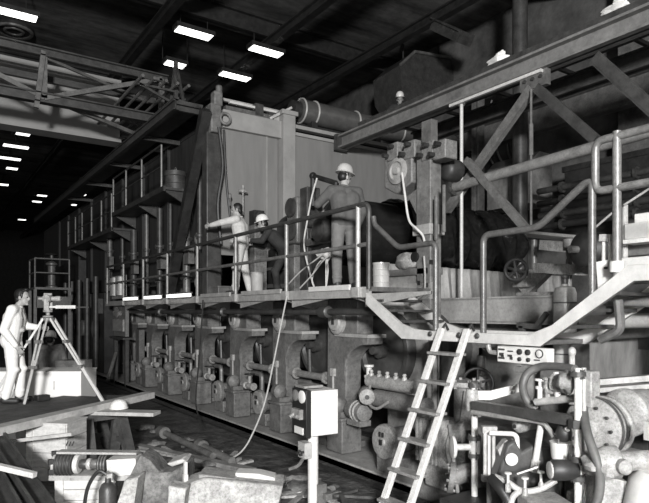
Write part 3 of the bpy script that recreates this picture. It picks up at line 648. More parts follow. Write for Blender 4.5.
# press stand
t = thing('press_stand', 'tall grey press upright with pale bearing head and clamp bolts right of the helmeted man', 'press stand', (5.95, 5.9, 2.4))
c = at(429, 180, X=6.0)
B().span((5.9, c.y - .13, 2.1), (6.12, c.y + .16, 4.62)).build('upright', 'frame_paint', t, .015)
B().span((5.86, c.y - .16, 3.3), (6.16, c.y + .2, 3.45)).build('collar', 'frame_light', t, .01)
B().prism([(5.92, c.y + .16, 3.6), (5.92, c.y + .35, 3.9), (5.92, c.y + .16, 4.0)], (.15, 0, 0)).build('web', 'frame_paint', t)
h = at(403, 172, X=6.0)
B().prism([(5.9, h.y + .32, h.z + .26), (5.9, h.y - .3, h.z + .3), (5.9, h.y - .3, h.z - .22), (5.9, h.y + .05, h.z - .34), (5.9, h.y + .32, h.z - .2)], (.25, 0, 0)).build('bearing_head', 'cast_mid', t, .02)
B().lathe((5.9, h.y, h.z), (-1, 0, 0), [(.2, -.02), (.2, .03), (.14, .05), (.13, .02), (.06, .02), (.05, .06)], 24).build('bearing_ring', 'frame_light', t)
for k, (x, y) in enumerate(((394, 152), (411, 150), (429, 151), (441, 150))):
    q = at(x, y, X=5.92)
    B().box(q + V((.08, 0, 0)), (.24, .24, .26)).build('clamp_block', 'cast_mid', t, .015)
    for s in (-.05, .07): B().tube(q + V((-.13, .06 - s, s)), q + V((.0, .05 - s, s)), .035, 8).build('clamp_bolt', 'dark_iron', t)
q = at(442, 170, X=6.2); B().lathe((6.25, q.y - .05, q.z), (-1, 0, 0), [(.16, -.2), (.16, 0), (.13, .05), (.06, .08)], 20).build('dark_gear_case', 'dark_iron', t)
for x, y0, y1 in ((444, 185, 232), (436, 196, 240)):
    B().tube(at(x, y1, X=5.85), at(x, y0, X=5.85), .025, 8).build('side_pipe', 'mid_steel', t)
for y in (): B().tube(at(432, y, X=6.1), at(432, y, X=6.1) + V((1.6, 0, 0)), .045, 8).build('cross_tube', 'dark_steel', t)
B().span((5.95, c.y - .09, 4.6), (6.08, c.y + .1, 4.95)).build('top_lug', 'mid_steel', t)
a0 = at(402, 173, X=5.8)
one('white_hose', 'white hose hanging from the pale bearing head down behind the handrail', 'hose', B().path(smooth_path([a0, at(405, 195, X=5.75), at(409, 220, X=5.75), at(417, 229, X=5.75), at(423, 236, X=5.82), at(425, 246, X=5.88)]), .017, 8), 'pipe_white')
one('drain_tube', 'thin pale upright tube below the white hose behind the handrail', 'tube', B().path(smooth_path([at(424, 256, X=5.84), at(425, 275, X=5.84), at(424, 292, X=5.84), at(417, 299, X=5.84)]), .014, 8), 'pipe_light')
# press base frame beside stairs
t = thing('press_pedestal', 'pale blocky press base frame behind the stair treads', 'machine base', (6.2, 6.3, 0))
B().span((5.95, 6.1, 0), (6.2, 7.0, 2.2)).span((5.95, 6.1, 2.2), (6.15, 7.0, 2.78)).build('body', 'frame_light', t, .02)
B().span((5.9, 6.05, 2.74), (6.2, 7.05, 2.84)).build('top_ledge', 'frame_paint', t, .01)
q = at(409, 262, X=5.95); B().lump((5.98, q.y + .05, 2.95), (.16, .24, .14), 8, .25).tube((5.85, q.y - .05, 3.0), (6.1, q.y - .05, 3.0), .08, 12).build('bearing_cap', 'cast_light', t)
B().tube((5.86, q.y - .2, 3.0), (6.0, q.y - .2, 3.0), .07, 12).build('bore', 'black', t)
B().box((5.93, 6.3, 2.5), (.06, .8, .24)).build('cover_plate', 'frame_light', t, .01)
for x, y in ((411, 264), (432, 262), (428, 285), (420, 283)): B().box(at(x, y, X=5.92), (.06, .05, .06)).build('bolt', 'dark_iron', t)
B().span((5.6, 5.35, 0), (5.9, 5.75, 1.86)).span((5.56, 5.3, 0), (5.94, 5.8, .15)).build('ribbed_column', 'frame_paint', t, .01)
for k in range(4): B().span((5.55, 5.38 + .1 * k, .2), (5.6, 5.41 + .1 * k, 1.8)).build('rib', 'frame_light', t)
p = at(381, 282, X=5.3)
t = thing('silver_bucket', 'shiny ribbed metal can standing on the walkway right of the helmeted man', 'can', (5.5, 6.55, DZ))
pb = at(381, 283, X=5.45)
B().lathe((pb.x, pb.y, DZ), (0, 0, 1), [(.11, 0), (.12, .02), (.12, .35), (.125, .36), (.125, .38), (.1, .38)], 22).build('can', 'silver', t)
for z in (.1, .2, .28): B().torus((pb.x, pb.y, DZ + z), (0, 0, 1), .121, .008).build('rib', 'silver', t)
pb = at(257, 289, X=5.25)
t = thing('silver_pail', 'small shiny metal pail standing beside the man in pale overalls', 'can', (pb.x, pb.y, DZ))
B().lathe((pb.x, pb.y, DZ), (0, 0, 1), [(.1, 0), (.115, .02), (.125, .42), (.13, .43), (.1, .42)], 20).build('can', 'silver', t)
B().path([(pb.x + .125 * math.cos(a), pb.y, DZ + .42 - .1 * math.sin(a)) for a in [k * math.pi / 8 for k in range(9)]], .008, 6).build('bail', 'dark_steel', t)
one('inner_deck', 'dark inner platform floor behind the walkway under the hood panel', 'deck', B().span((5.85, 9.3, 2.47), (7.0, 11.38, 2.53)).span((6.85, 11.2, 0), (6.95, 11.3, 2.5)), 'dark_steel')
# nip stand with lever left of helmeted man
t = thing('nip_stand', 'dark roll stand with lever arms and white cord at the helmeted man\'s left', 'roll stand', (6.0, 9.2, DZ))
c = at(308, 230, X=6.0); cy = c.y
B().span((5.9, cy - .12, 2.53), (6.2, cy + .14, 4.55)).build('upright', 'dark_steel', t, .02)
B().span((5.82, cy + .12, 3.5), (6.15, cy + .5, 4.4)).build('bearing_box', 'mid_steel', t, .04)
B().lathe((5.82, cy + .3, 4.2), (-1, 0, 0), [(.18, 0), (.18, .05), (.1, .08)], 18).lathe((5.82, cy + .3, 3.75), (-1, 0, 0), [(.18, 0), (.18, .05), (.1, .08)], 18).build('bearing_cap', 'dark_steel', t)
B().span((5.85, cy + .25, 2.53), (6.1, cy + .5, 3.5)).build('leg', 'cast_mid', t, .02)
a = at(313, 176, X=5.85); b = at(336, 183, X=5.85)
B().tube(a, b, .045, 10).tube(a, a + V((0, 0, -.55)), .05, 10).tube(b, b + V((0, 0, -.5)), .05, 10).ell(a, (.07, .07, .07)).build('lever', 'dark_iron', t)
for k in range(4): B().tube((5.85, cy - .15 - .28 * k, 3.9 - .28 * (k % 2)), (6.5, cy - .15 - .28 * k, 3.9 - .28 * (k % 2)), .13, 16).build('guide_roll', ['dark_steel', 'mid_steel'][k % 2], t)
B().span((5.95, cy - 1.0, 2.53), (6.05, cy - .2, 3.4)).build('side_plate', 'dark_iron', t)
B().span((5.85, cy - .9, 3.42), (6.1, cy - .15, 3.55)).build('ledge', 'mid_steel', t)
one('loose_rope', 'thin white cord hanging over the lever beside the helmeted man', 'cord', B().path(smooth_path([at(317, 178, X=5.72), at(312, 196, X=5.7), at(307, 222, X=5.68), at(304, 245, X=5.68), at(309, 270, X=5.65), at(314, 287, X=5.6)]), .016, 6), 'rope')
for k, pts in enumerate((((285, 288), (300, 272), (318, 258), (325, 252)), ((300, 288), (312, 275), (322, 262), (330, 255)), ((325, 252), (328, 268), (326, 288)), ((330, 254), (318, 264), (312, 280), (316, 290)))):
    one('slack_cord', 'slack pale cord in the tangle at the helmeted man\'s feet, %s strand' % ORD[k], 'cord', B().path(smooth_path([at(x, y, X=5.3 + .05 * k) for x, y in pts]), .012, 6), 'rope', 'cord tangle on the walkway')
one('cord_knot', 'bunched pale cord knot above the walkway beside the helmeted man', 'cord', B().lump(at(326, 254, X=5.42), (.12, .12, .1), 5, .6).tube(at(326, 254, X=5.42), at(326, 254, X=5.42) + V((.0, .0, -.6)), .012, 6), 'rope')
# inner machinery under hood panel A where two men work
t = thing('calender_head', 'dark machine head with pale cross valve in front of the tall hood panel', 'machine head', (6.1, 11, DZ))
q = at(230, 205, X=5.9)
B().span((5.75, 11.05, 2.53), (6.05, 11.35, 4.1)).build('upright', 'cast_mid', t, .02)
B().box((5.85, 11.15, 4.2), (.24, .24, .3)).lathe((5.85, 11.0, 4.2), (0, -1, 0), [(.12, 0), (.12, .06), (.05, .08)], 14).build('valve_block', 'dark_iron', t)
q = at(243, 191, Y=11.15); B().tube(q + V((-.1, 0, 0)), q + V((.1, 0, 0)), .025, 10).tube(q + V((0, 0, -.5)), q + V((0, 0, .12)), .022, 10).ell(q, (.05, .05, .05)).build('cross_valve', 'cast_light', t)
q = at(230, 196, Y=11.1); B().ell(q, (.035, .035, .06)).tube(q, q - V((0, 0, .2)), .015, 8).build('oiler', 'cast_mid', t)
B().span((6.2, 10.95, 2.53), (7.3, 11.3, 3.55)).build('bench', 'dark_iron', t, .02)
B().span((6.15, 10.85, 3.1), (7.35, 11.32, 3.16)).span((6.15, 10.85, 2.72), (7.35, 11.32, 2.8)).build('shelf_plate', 'mid_steel', t)
q = at(274, 222, X=6.7); B().lathe((6.55, 11.1, 3.95), (-1, 0, 0), [(.34, -.2), (.36, 0), (.3, .08), (.1, .12)], 20).build('dark_drum', 'dark_iron', t)
B().span((6.4, 10.95, 3.5), (6.8, 11.25, 3.7)).build('drum_cradle', 'dark_iron', t)
q = at(208, 218, X=5.35)
t = thing('side_gearbox', 'grey stepped gearbox at the hood corner where the overalls man reaches', 'gearbox', (5.4, q.y, DZ))
B().span((5.2, q.y - .1, DZ), (5.55, q.y + .4, DZ + 1.0)).span((5.25, q.y, DZ + 1.0), (5.5, q.y + .3, DZ + 1.9)).build('case', 'cast_mid', t, .02)
for k in range(3): B().lathe((5.2, q.y + .15, DZ + .35 + .5 * k), (-1, 0, 0), [(.15, 0), (.15, .05), (.08, .09)], 16).build('cover', 'cast_light', t)
for k, (x0, x1) in enumerate(((205, 230), (222, 232))):
    q = at((x0 + x1) / 2, 288, X=5.0 + .25 * k)
    one('tool_box', 'low dark box on the walkway left of the overalls man, %s' % ['front one', 'rear one'][k], 'box', B().span((q.x - .12, q.y - .3, DZ), (q.x + .12, q.y + .3, DZ + .18)).span((q.x - .13, q.y - .31, DZ + .16), (q.x + .13, q.y + .31, DZ + .2)), 'mid_steel', None, .01)
# ropes to floor
one('pale_rope', 'pale rope curving from the walkway edge down to the littered floor', 'rope', B().path(smooth_path([at(287, 296, X=4.65), at(280, 330, X=4.5), at(273, 365, X=4.35), at(264, 405, X=4.15), at(251, 437, X=3.95), at(241, 452, X=3.82), at(230, 459, z=.03)]), .0125, 8), 'cord_grey')
one('dark_rope', 'dark rope hanging from the walkway to the floor left of the pale one', 'rope', B().path(smooth_path([at(203, 300, X=4.6), at(200, 350, X=4.5), at(196, 405, X=4.4), V((4.3, 10.2, .03))]), .016, 6), 'dark_iron')
# ================================================================ control box on post
p = at(313, 470, d=6.1); bx, by = p.x, p.y
t = thing('control_box', 'white control box with black dial front on a round white post', 'control box', (bx, by, 0))
B().tube((bx, by, 0), (bx, by, .92), .055, 18).build('post', 'white_paint', t)
Rb = math.radians(-4)  # box turned so the dark front faces left of the viewer
ax = V((math.cos(Rb), math.sin(Rb), 0)); ay = V((-math.sin(Rb), math.cos(Rb), 0))
c = V((bx, by, 1.17)) + ax * .03
def rbox(mb, o, s): return mb.box(c + ax * o[0] + ay * o[1] + V((0, 0, o[2])), s, rz=Rb)
rbox(B(), (.02, 0, 0), (.33, .3, .46)).build('case', 'white_paint', t, .008)
rbox(B(), (-.165, 0, 0), (.06, .31, .48)).build('front_panel', 'black', t, .006)
fx = -ax
q = c - ax * .197
B().lathe(q + ay * -.08 + V((0, 0, .17)), fx, [(.065, 0), (.065, .015), (.05, .02)], 18).build('dial', 'white_paint', t)
B().lathe(q + ay * .06 + V((0, 0, .17)), fx, [(.06, 0), (.06, .015), (.03, .03)], 18).build('dial', 'mid_steel', t)
B().box(q + ay * .0 + V((0, 0, -.01)) + fx * .015, (.05, .18, .1), rz=Rb).tube(q + ay * .05, q + ay * .05 + fx * .08 + V((0, 0, -.05)), .02).tube(q - ay * .05 + V((0, 0, -.05)), q - ay * .05 + fx * .07 + V((0, 0, -.02)), .02).build('switch_handle', 'pipe_grey', t)
B().box(q + ay * -.01 + V((0, 0, -.18)) + fx * .004, (.012, .18, .07), rz=Rb).build('name_plate', 'white_paint', t)
B().box(c + ax * -.06 + ay * .03 + V((0, 0, .262)), (.22, .2, .025), rz=Rb).build('lid_strip', 'pipe_grey', t)
B().box(V((bx - .09, by + .01, .78)), (.09, .14, .16), rz=Rb).build('terminal_block', 'pipe_light', t)
for k in range(4): B().tube((bx - .14, by + .05 - .03 * k, .74 + .03 * (k % 2)), (bx - .17, by + .05 - .03 * k, .74 + .03 * (k % 2)), .014, 8).build('terminal', 'dark_iron', t)
B().path(smooth_path([(bx - .12, by, .7), (bx - .2, by - .03, .64), (bx - .27, by + .03, .6)]), .018, 8).build('conduit', 'mid_steel', t)
B().box((bx + .06, by - .03, .32), (.1, .12, .2)).box((bx + .1, by - .05, .3), (.08, .2, .06)).build('clamp', 'mid_steel', t)
q = at(341, 408, X=5.2)
t = thing('wall_outlet', 'small pale outlet box with conduit right of the white control box', 'outlet', (q.x, q.y, .1))
B().box(q, (.06, .1, .2)).build('box', 'pipe_light', t, .008); B().tube(q, (q.x, q.y, .1), .016, 8).build('conduit', 'pipe_grey', t)
# ================================================================ pump group behind the ladder
t = thing('turbine_pump', 'grey pump casing with round flange standing behind the ladder', 'pump', (5.0, 4.75, 0))
q = at(430, 430, d=7.0)
B().span((4.82, 4.4, .0), (5.36, 5.15, .22)).build('bed', 'cast_mid', t, .02)
B().lathe((4.95, 4.4, .72), (0, 1, 0), [(.2, 0), (.3, .03), (.3, .1), (.26, .12), (.28, .3), (.28, .5), (.2, .6), (.1, .68)], 24).build('casing', 'cast_light', t)
for k in range(7): B().box((4.86 - .12, 4.62 + .06 * k, .75), (.14, .025, .5)).build('fin', 'cast_light', t)
B().span((4.76, 4.5, .2), (5.1, 4.95, .5)).build('foot', 'cast_light', t, .03)
B().tube((5.0, 4.55, .9), (5.0, 4.55, 1.4), .12, 16).build('outlet', 'cast_mid', t)
mb = B(); flange(mb, (5.0, 4.55, 1.4), (0, 0, 1), .19, .05); mb.build('flange', 'cast_light', t)
B().prism([(4.85, 4.2, .95), (4.85, 4.42, 1.35), (4.85, 4.5, .9)], (.1, 0, 0)).build('bracket', 'cast_light', t)
def canister(a, b, r, label, m='cast_light'):
    a = V(a); b = V(b); L = (b - a).length
    t = thing('canister_motor', label, 'motor', a)
    B().lathe(a, b - a, [(r * .4, -.03), (r * .95, 0), (r, .02), (r, L * .45), (r * .9, L * .47), (r * .9, L * .9), (r * .6, L)], 20).build('body', m, t)
    B().tube(a - (b - a).normalized() * .035, a, r * .3, 10).build('shaft_hole', 'dark_iron', t)
    return t
q = at(367, 397, X=4.95); canister(q, q + V((.3, .42, 0)), .11, 'pale round canister motor on the frame right of the control box', 'cast_light')
t = thing('valve_manifold', 'pale knobbly valve manifold under the drum beside the ladder', 'manifold', at(392, 388, X=5.1))
p = at(388, 382, X=5.15)
B().tube(p + V((0, .4, -.02)), p + V((0, -.5, -.02)), .09, 14).build('header', 'cast_light', t)
for k in range(5): B().lathe(p + V((-.02, .33 - .17 * k, .05)), (0, 0, 1), [(.035, -.03), (.035, .04), (.02, .05), (.03, .07), (.02, .09)], 10).build('valve_stem', ['pipe_light', 'cast_light'][k % 2], t)
B().tube(p + V((.05, .3, -.25)), p + V((.05, -.7, -.25)), .12, 16).build('lower_drum', 'cast_mid', t)
B().path(smooth_path([p + V((-.06, .3, -.05)), p + V((-.12, .28, -.28)), p + V((-.12, .1, -.36)), p + V((-.08, -.1, -.25))]), .02, 8).build('bend', 'pipe_grey', t)
q = at(369, 371, X=5.2); t = thing('white_spool', 'small white spool fitting under the dark drum end', 'fitting', q)
B().lathe(q + V((0, 0, -.09)), (0, 0, 1), [(.07, 0), (.07, .03), (.04, .04), (.04, .14), (.07, .15), (.07, .18)], 14).build('spool', 'pipe_white', t)
B().tube(q + V((0, 0, -.45)), q + V((0, 0, -.09)), .03, 8).build('stem', 'dark_steel', t)
t = thing('hub_motor', 'grey ribbed motor housing above the pedestal right of the control box', 'motor', (5.1, 6.9, .64))
q = at(362, 412, X=5.1)
B().lathe(q, (.2, .98, 0), [(.05, -.1), (.12, -.08), (.14, 0), (.14, .3), (.1, .34)], 18).box(q + V((.02, .1, -.16)), (.2, .3, .08)).build('body', 'cast_mid', t)
B().torus(q, (.2, .98, 0), .145, .015).torus(q + V((.02, .1, 0)), (.2, .98, 0), .145, .015).build('rib', 'cast_light', t)
q = at(478, 383, X=5.3)
t = thing('line_valve', 'dark round handwheel valve on a vertical pipe right of the ladder top', 'valve', (q.x, q.y, .2))
wheel(t, q, (-.7, -.5, 0), .17, .018, 5); B().tube(q + V((.05, .03, 0)), q + V((.3, .2, 0)), .07, 12).tube(q + V((.25, .17, -1.3)), q + V((.25, .17, .3)), .05, 12).box(q + V((.25, .17, -1.35)), (.25, .25, .1)).build('body', 'mid_steel', t)
# ================================================================ right foreground
t = thing('skid_base', 'low steel skid under the pump piping at lower right', 'base', (4.6, 3, 0))
B().span((3.75, 1.9, 0), (5.3, 3.75, .1)).build('plate', 'dark_iron', t)
for X in (3.85, 4.5, 5.25): B().span((X - .05, 1.9, .1), (X + .05, 3.75, .5)).build('rail', 'dark_iron', t)
B().span((3.8, 1.9, .5), (5.3, 3.75, .54)).build('top_plate', 'dark_iron', t)
def pipe_up(x, ytop, ybot, d, r, label, name='standing_pipe', m='pipe_white', fl=()):
    a = at(x, ytop, d=d); zb = .54
    t = thing(name, label, 'pipe', (a.x, a.y, zb))
    B().tube((a.x, a.y, zb), a, r, 16).build('pipe', m, t)
    for y in fl:
        q = at(x, y, d=d); mb = B(); flange(mb, (a.x, a.y, q.z), (0, 0, 1), r * 2.1, .035); mb.build('flange', 'dark_steel', t)
    return t, a
t, a = pipe_up(474.5, 383, 503, 5.3, .028, 'slim white vertical pipe with side valve just right of the ladder', fl=(438, 455, 385))
q = at(474.5, 447, d=5.3); B().tube((a.x, a.y, q.z - .06), (a.x, a.y, q.z + .06), .05, 12).tube((a.x, a.y, q.z), V((a.x, a.y, q.z)) - V((.16, -.1, 0)), .03, 10).build('valve_body', 'pipe_light', t)
B().lathe(V((a.x, a.y, q.z)) - V((.16, -.1, 0)), (-.85, .53, 0), [(.09, -.01), (.1, 0), (.1, .02), (.04, .03)], 20).build('valve_disc', 'white_paint', t)
q = at(472, 400, d=5.3); B().lathe(q, (0, 0, 1), [(.05, -.1), (.06, -.05), (.06, .05), (.05, .1)], 12).build('coupling', 'cast_light', t)
t = thing('sight_glass', 'tall twin bar sight glass gauge right of the slim white pipe', 'gauge', at(489, 500, d=4.9))
for x in (485, 489, 493.5):
    B().tube(at(x, 477, d=4.9), at(x, 430, d=4.9), .016 if x != 489 else .013, 10).build('bar', 'pipe_light' if x != 489 else 'pipe_white', t)
for y in (478, 429): q = at(489, y, d=4.9); B().bar(q - V((RT[0], RT[1], 0)) * .06, q + V((RT[0], RT[1], 0)) * .06, .06, .05).build('end_block', 'cast_light', t)
q = at(489, 478, d=4.9); B().tube(q, (q.x, q.y, .54), .02, 8).build('stem', 'mid_steel', t)
one('bent_pipe', 'thin white bent pipe turning down beside the oval dial', 'pipe', B().path(fillet([at(490, 433, d=4.85), at(517, 434, d=4.75), at(518, 476, d=4.75), V((*at(518, 476, d=4.75).xy, .54))], .05), .02, 10), 'pipe_white')
t, a = pipe_up(578, 368, 503, 4.2, .026, 'thick white vertical pipe with dark flanges in front of the big motor', fl=(374, 459, 478))
o = V((RT[0], RT[1], 0)) * .055 + V((FW[0], FW[1], 0)) * .03
B().tube((a.x + o.x, a.y + o.y, .54), (a.x + o.x, a.y + o.y, a.z), .017, 12).build('twin_pipe', 'pipe_light', t)
q = at(577, 470, d=4.2); w = V((RT[0], RT[1], 0))
B().lathe(q - w * .2, w, [(.05, 0), (.075, .03), (.075, .12), (.06, .2)], 18).build('valve_body', 'dark_iron', t)
B().lathe(q - w * .19, -w, [(.06, -.02), (.06, .01), (.03, .02)], 16).build('valve_face', 'pipe_light', t)
q = at(577, 424, d=4.2); B().box(q, (.09, .09, .06), rz=-YAW).build('clamp', 'dark_steel', t)
# dark square beam + thin pipe + white arm
one('cross_beam', 'dark square steel beam crossing the piping at lower right', 'beam', B().bar(at(474, 405, d=5.2), at(577, 421, d=4.25), .07, .075), 'dark_steel')
one('thin_rail_pipe', 'thin grey pipe running just under the dark square beam', 'pipe', B().path(smooth_path([at(472, 412, d=5.15), at(510, 418, d=4.8), at(540, 422, d=4.6), at(548, 428, d=4.55), at(554, 437, d=4.5)]), .02, 8), 'pipe_grey')
one('swing_bracket', 'white painted flat arm sloping up toward the hose loop', 'arm', B().prism([at(474, 391, d=5.28), at(490, 391, d=5.25), at(523, 383, d=5.1), at(523, 391, d=5.1), at(491, 400, d=5.25), at(474, 400, d=5.28)], (.05, .03, 0)), 'white_paint')
lp = [at(x, y, d=dd) for x, y, dd in ((536, 410, 4.75), (526, 399, 4.8), (523, 385, 4.8), (528, 373, 4.8), (540, 367, 4.75), (556, 366.5, 4.6), (575, 369, 4.4))]
one('black_hose', 'stiff dark hose looping in a half circle below the control panel', 'hose', B().path(smooth_path(lp), .033, 10), 'hose_grey')
# manifold with little valves inside loop
t = thing('small_manifold', 'cluster of small pale taps and fittings inside the hose loop', 'manifold', at(548, 398, d=4.6))
a, b = at(536, 402, d=4.65), at(576, 398, d=4.35)
B().tube(a, b, .03, 12).build('header', 'pipe_light', t)
for k, f in enumerate((.1, .3, .55, .8)):
    q = a.lerp(b, f); B().tube(q, q + V((0, 0, .1)), .02, 8).lathe(q + V((0, 0, .1)), (0, 0, 1), [(.035, 0), (.035, .02), (.012, .025), (.012, .06), (.04, .065), (.04, .08)], 12).build('tap', ['pipe_white', 'cast_light'][k % 2], t)
B().lump(at(560, 383, d=4.5), (.09, .09, .07), 21, .4).box(at(552, 385, d=4.55), (.1, .06, .12)).build('fitting', 'cast_light', t)
B().tube(at(540, 388, d=4.65), at(545, 398, d=4.65), .022, 8).tube(at(556, 372, d=4.5), at(559, 400, d=4.5), .02, 8).build('elbow', 'pipe_white', t)
B().lump(at(566, 382, d=4.35), (.07, .07, .08), 22, .4).build('dark_union', 'cast_mid', t)
q = at(572, 352, d=4.5); 
B().tube(q, q + V((0, 0, -.16)), .022, 8).ell(q, (.03, .03, .04)).build('relief_cap', 'pipe_light', t)
# control panel under stringer
t = thing('instrument_panel', 'white instrument panel with dials hanging under the lower landing', 'control panel', at(522, 362, X=4.62))
y0 = at(497, 350, X=4.62).y; y1 = at(548, 352, X=4.62).y; zt = 1.87; zb = at(522, 364, X=4.62).z
B().span((4.62, y1, zb), (4.72, y0, zt)).build('plate', 'white_paint', t, .01)
yy = lambda f: y0 + (y1 - y0) * f
hz = zt - zb
for f, z, r, m in ((.47, .72, .028, 'dark_iron'), (.63, .72, .028, 'dark_iron'), (.47, .28, .02, 'dark_iron'), (.64, .28, .02, 'dark_iron'), (.85, .68, .032, 'pipe_white')):
    B().lathe((4.62, yy(f), zb + hz * z), (-1, 0, 0), [(r, 0), (r, .012), (r * .5, .02)], 14).build('knob', m, t)
B().torus((4.612, yy(.85), zb + hz * .68), (1, 0, 0), .036, .006).build('dial_rim', 'dark_iron', t)
for f, z, w, h in ((.1, .8, .07, .016), (.1, .5, .05, .03), (.1, .28, .07, .02), (.28, .72, .06, .012), (.27, .45, .05, .02), (.3, .3, .03, .03), (.8, .3, .06, .012), (.12, .4, .03, .02)):
    B().box((4.617, yy(f), zb + hz * z), (.008, w, h)).build('marking', 'dark_steel', t)

B().span((4.66, y1 + .1, zb - .05), (4.7, y0 - .25, zb)).box((4.68, yy(.5), zb - .06), (.06, .2, .06)).build('lower_bracket', 'cast_mid', t)
q0 = at(498, 353, X=4.66); B().path(fillet([V((4.68, y0 + .16, 1.87)), V((4.68, y0 + .14, q0.z)), V((4.68, y0 - .02, q0.z))], .06), .025, 10).build('conduit', 'pipe_grey', t)
# grey plate backing between ladder and panel
one('mottled_back_plate', 'grey flat casing plate behind the gauge panel and handwheel valve', 'plate', B().span((5.75, 4.05, 0.0), (5.8, 5.0, 1.75)).span((5.75, 4.05, 0), (6.0, 4.11, 1.75)).span((5.75, 4.94, 0), (6.0, 5.0, 1.75)), 'frame_light')
one('plywood_sheet', 'dark grained plywood sheet propped under the upper platform at right', 'plywood sheet', B().prism([(6.02, 4.02, .9), (6.02, 3.0, .9), (6.17, 3.05, 1.95), (6.17, 4.02, 1.95)], (.025, 0, 0)), 'plywood')
one('plywood_trestle', 'dark trestle rail carrying the plywood sheet', 'trestle', B().span((5.95, 2.9, .8), (6.25, 4.2, .89)).span((6.0, 3.0, 0), (6.2, 3.15, .8)).span((6.0, 3.95, 0), (6.2, 4.1, .8)), 'dark_steel')
# gas cylinder
q = at(565, 300, X=5.7)
t = thing('steel_cylinder', 'grey upright gas cylinder with top valve behind the rising stringer', 'cylinder', (q.x, q.y, 1.62))
B().lathe((q.x, q.y, 1.62), (0, 0, 1), [(.1, 0), (.118, .03), (.118, .78), (.1, .84), (.04, .86), (.03, .88)], 24).build('shell', 'pipe_light', t)
B().tube((q.x, q.y, 2.49), (q.x, q.y, 2.58), .03, 10).ell((q.x, q.y, 2.58), (.045, .045, .03)).build('valve', 'dark_steel', t)
for z in (1.75, 2.3): B().torus((q.x, q.y, z), (0, 0, 1), .12, .008).build('band', 'mid_steel', t)
one('cylinder_plinth', 'grey plinth under the upright gas cylinder', 'plinth', B().span((q.x - .15, q.y - .2, 0), (q.x + .15, q.y + .2, 1.62)), 'frame_paint')
# handwheels
q = at(516, 270, X=6.55)
t = thing('steering_handwheel', 'dark spoked handwheel on a sloping pale gear arm in front of the felt', 'handwheel', (6.9, q.y, 2.42))
wheel(t, q, (-.85, -.4, .1), .14, .026, 6, 'dark_iron', 'rim')
B().tube(q, q + V((.45, .1, -.05)), .03, 10).build('shaft', 'mid_steel', t)
B().bar(at(524, 292, X=6.9), at(549, 267, X=6.9), .12, .17).span((6.82, at(553, 296, X=6.9).y, 2.425), (7.02, at(520, 296, X=6.9).y, 2.47)).build('gear_arm', 'cast_light', t)
B().box(q + V((.3, .1, -.1)), (.2, .25, .25)).build('gear_box', 'cast_light', t, .02)
one('lever_handle', 'short dark lever sticking up in front of the channel beam', 'lever', B().bar(at(536, 327, X=5.9), at(547, 313, X=5.9), .05, .05).bar(at(518, 325, X=5.9), at(540, 327, X=5.9), .06, .06).bar(at(522, 326, X=5.9), V((*at(522, 326, X=5.9).xy, 0)), .06, .06), 'dark_steel')
# machine table at right with pulley
t = thing('roll_table', 'white topped machine table with posts behind the right stairs', 'table', (6.6, 3.6, 0))
p0 = at(524, 233, X=7.7); p1 = at(576, 238, X=7.2)
B().prism([p0, p1, p1 + V((.5, .3, 0)), p0 + V((.5, .3, 0))], (0, 0, .04)).build('top', 'pipe_white', t)
B().bar(at(545, 245, X=7.5), at(578, 248, X=7.3), .2, .14).build('rail_block', 'cast_light', t)
q = at(569, 246, X=6.3); B().tube(q, V((q.x, q.y, 1.0)), .035, 10).tube(q - V((0, 0, .05)), q + V((0, 0, .08)), .07, 12).build('post', 'cast_mid', t)
q = at(534, 240, X=7.75); B().tube(q, V((q.x, q.y, 0)), .05, 10).build('post', 'mid_steel', t)
B().bar(at(540, 268, X=6.4), at(582, 270, X=6.2), .2, .12).build('lower_block', 'cast_light', t)
B().bar(at(566, 300, X=6.35), V((*at(566, 300, X=6.35).xy, 0)), .08, .08).build('leg', 'mid_steel', t)
q = at(586, 250, X=5.9)
t = thing('belt_pulley', 'dark wide grooved pulley behind the bent handrail post', 'pulley', (q.x, q.y, 2.3))
B().lathe(q - V((.1, .0, 0)), (1, -.3, 0), [(.05, -.02), (.17, 0), (.19, .02), (.17, .06), (.19, .1), (.17, .14), (.19, .18), (.19, .24), (.05, .26)], 28).build('rim', 'dark_iron', t)
B().tube(q - V((.2, -.06, 0)), q + V((.5, -.15, 0)), .04, 12).build('shaft', 'mid_steel', t)
B().bar(q + V((.35, -.1, 0)), V((q.x + .35, q.y - .1, 0)), .1, .1).build('pedestal', 'dark_steel', t)
# white cover plates, box at right edge
t = thing('white_guard', 'white painted guard plate with two slim pins at the right stair top', 'guard', at(609, 275, X=4.82))
B().prism([at(596, 262, X=4.82), at(617, 258, X=4.82), at(617, 278, X=4.82), at(603, 292, X=4.82), at(598, 290, X=4.82)], (.04, 0, 0)).build('plate', 'white_paint', t)
for x in (604, 610.5): B().tube(at(x, 262, X=4.86), at(x, 240, X=4.86), .018, 8).build('pin', 'pipe_white', t)
B().bar(at(601, 238, X=4.86), at(613, 238, X=4.86), .06, .06).build('pin_block', 'pipe_light', t)
q1 = at(606, 268, X=4.81); q2 = at(612, 272, X=4.81); B().box(q1, (.03, .02, .02)).box(q2, (.03, .02, .02)).build('screw', 'dark_iron', t)
t = thing('machine_cabinet', 'white stepped machine cabinet at the right edge above the stairs', 'machine', (5.9, 1.6, 2.2))
def rq(x0, y0, x1, y1, X, w): 
    a = at(x0, y1, X=X); b = at(x1, y0, X=X); return B().span((X, b.y, a.z), (X + w, a.y, at(x0, y0, X=X).z))
rq(634, 214, 672, 240, 5.95, .6).build('upper_case', 'white_paint', t, .01)
rq(624, 224, 672, 240, 5.9, .7).build('step', 'white_paint', t, .01)
rq(623, 240, 672, 244, 5.8, .9).build('table_edge', 'pipe_white', t)
rq(620, 258, 672, 268, 5.8, .8).build('lower_case', 'white_paint', t, .01)
rq(626, 245, 672, 256, 6.0, .5).build('recess', 'mid_steel', t)
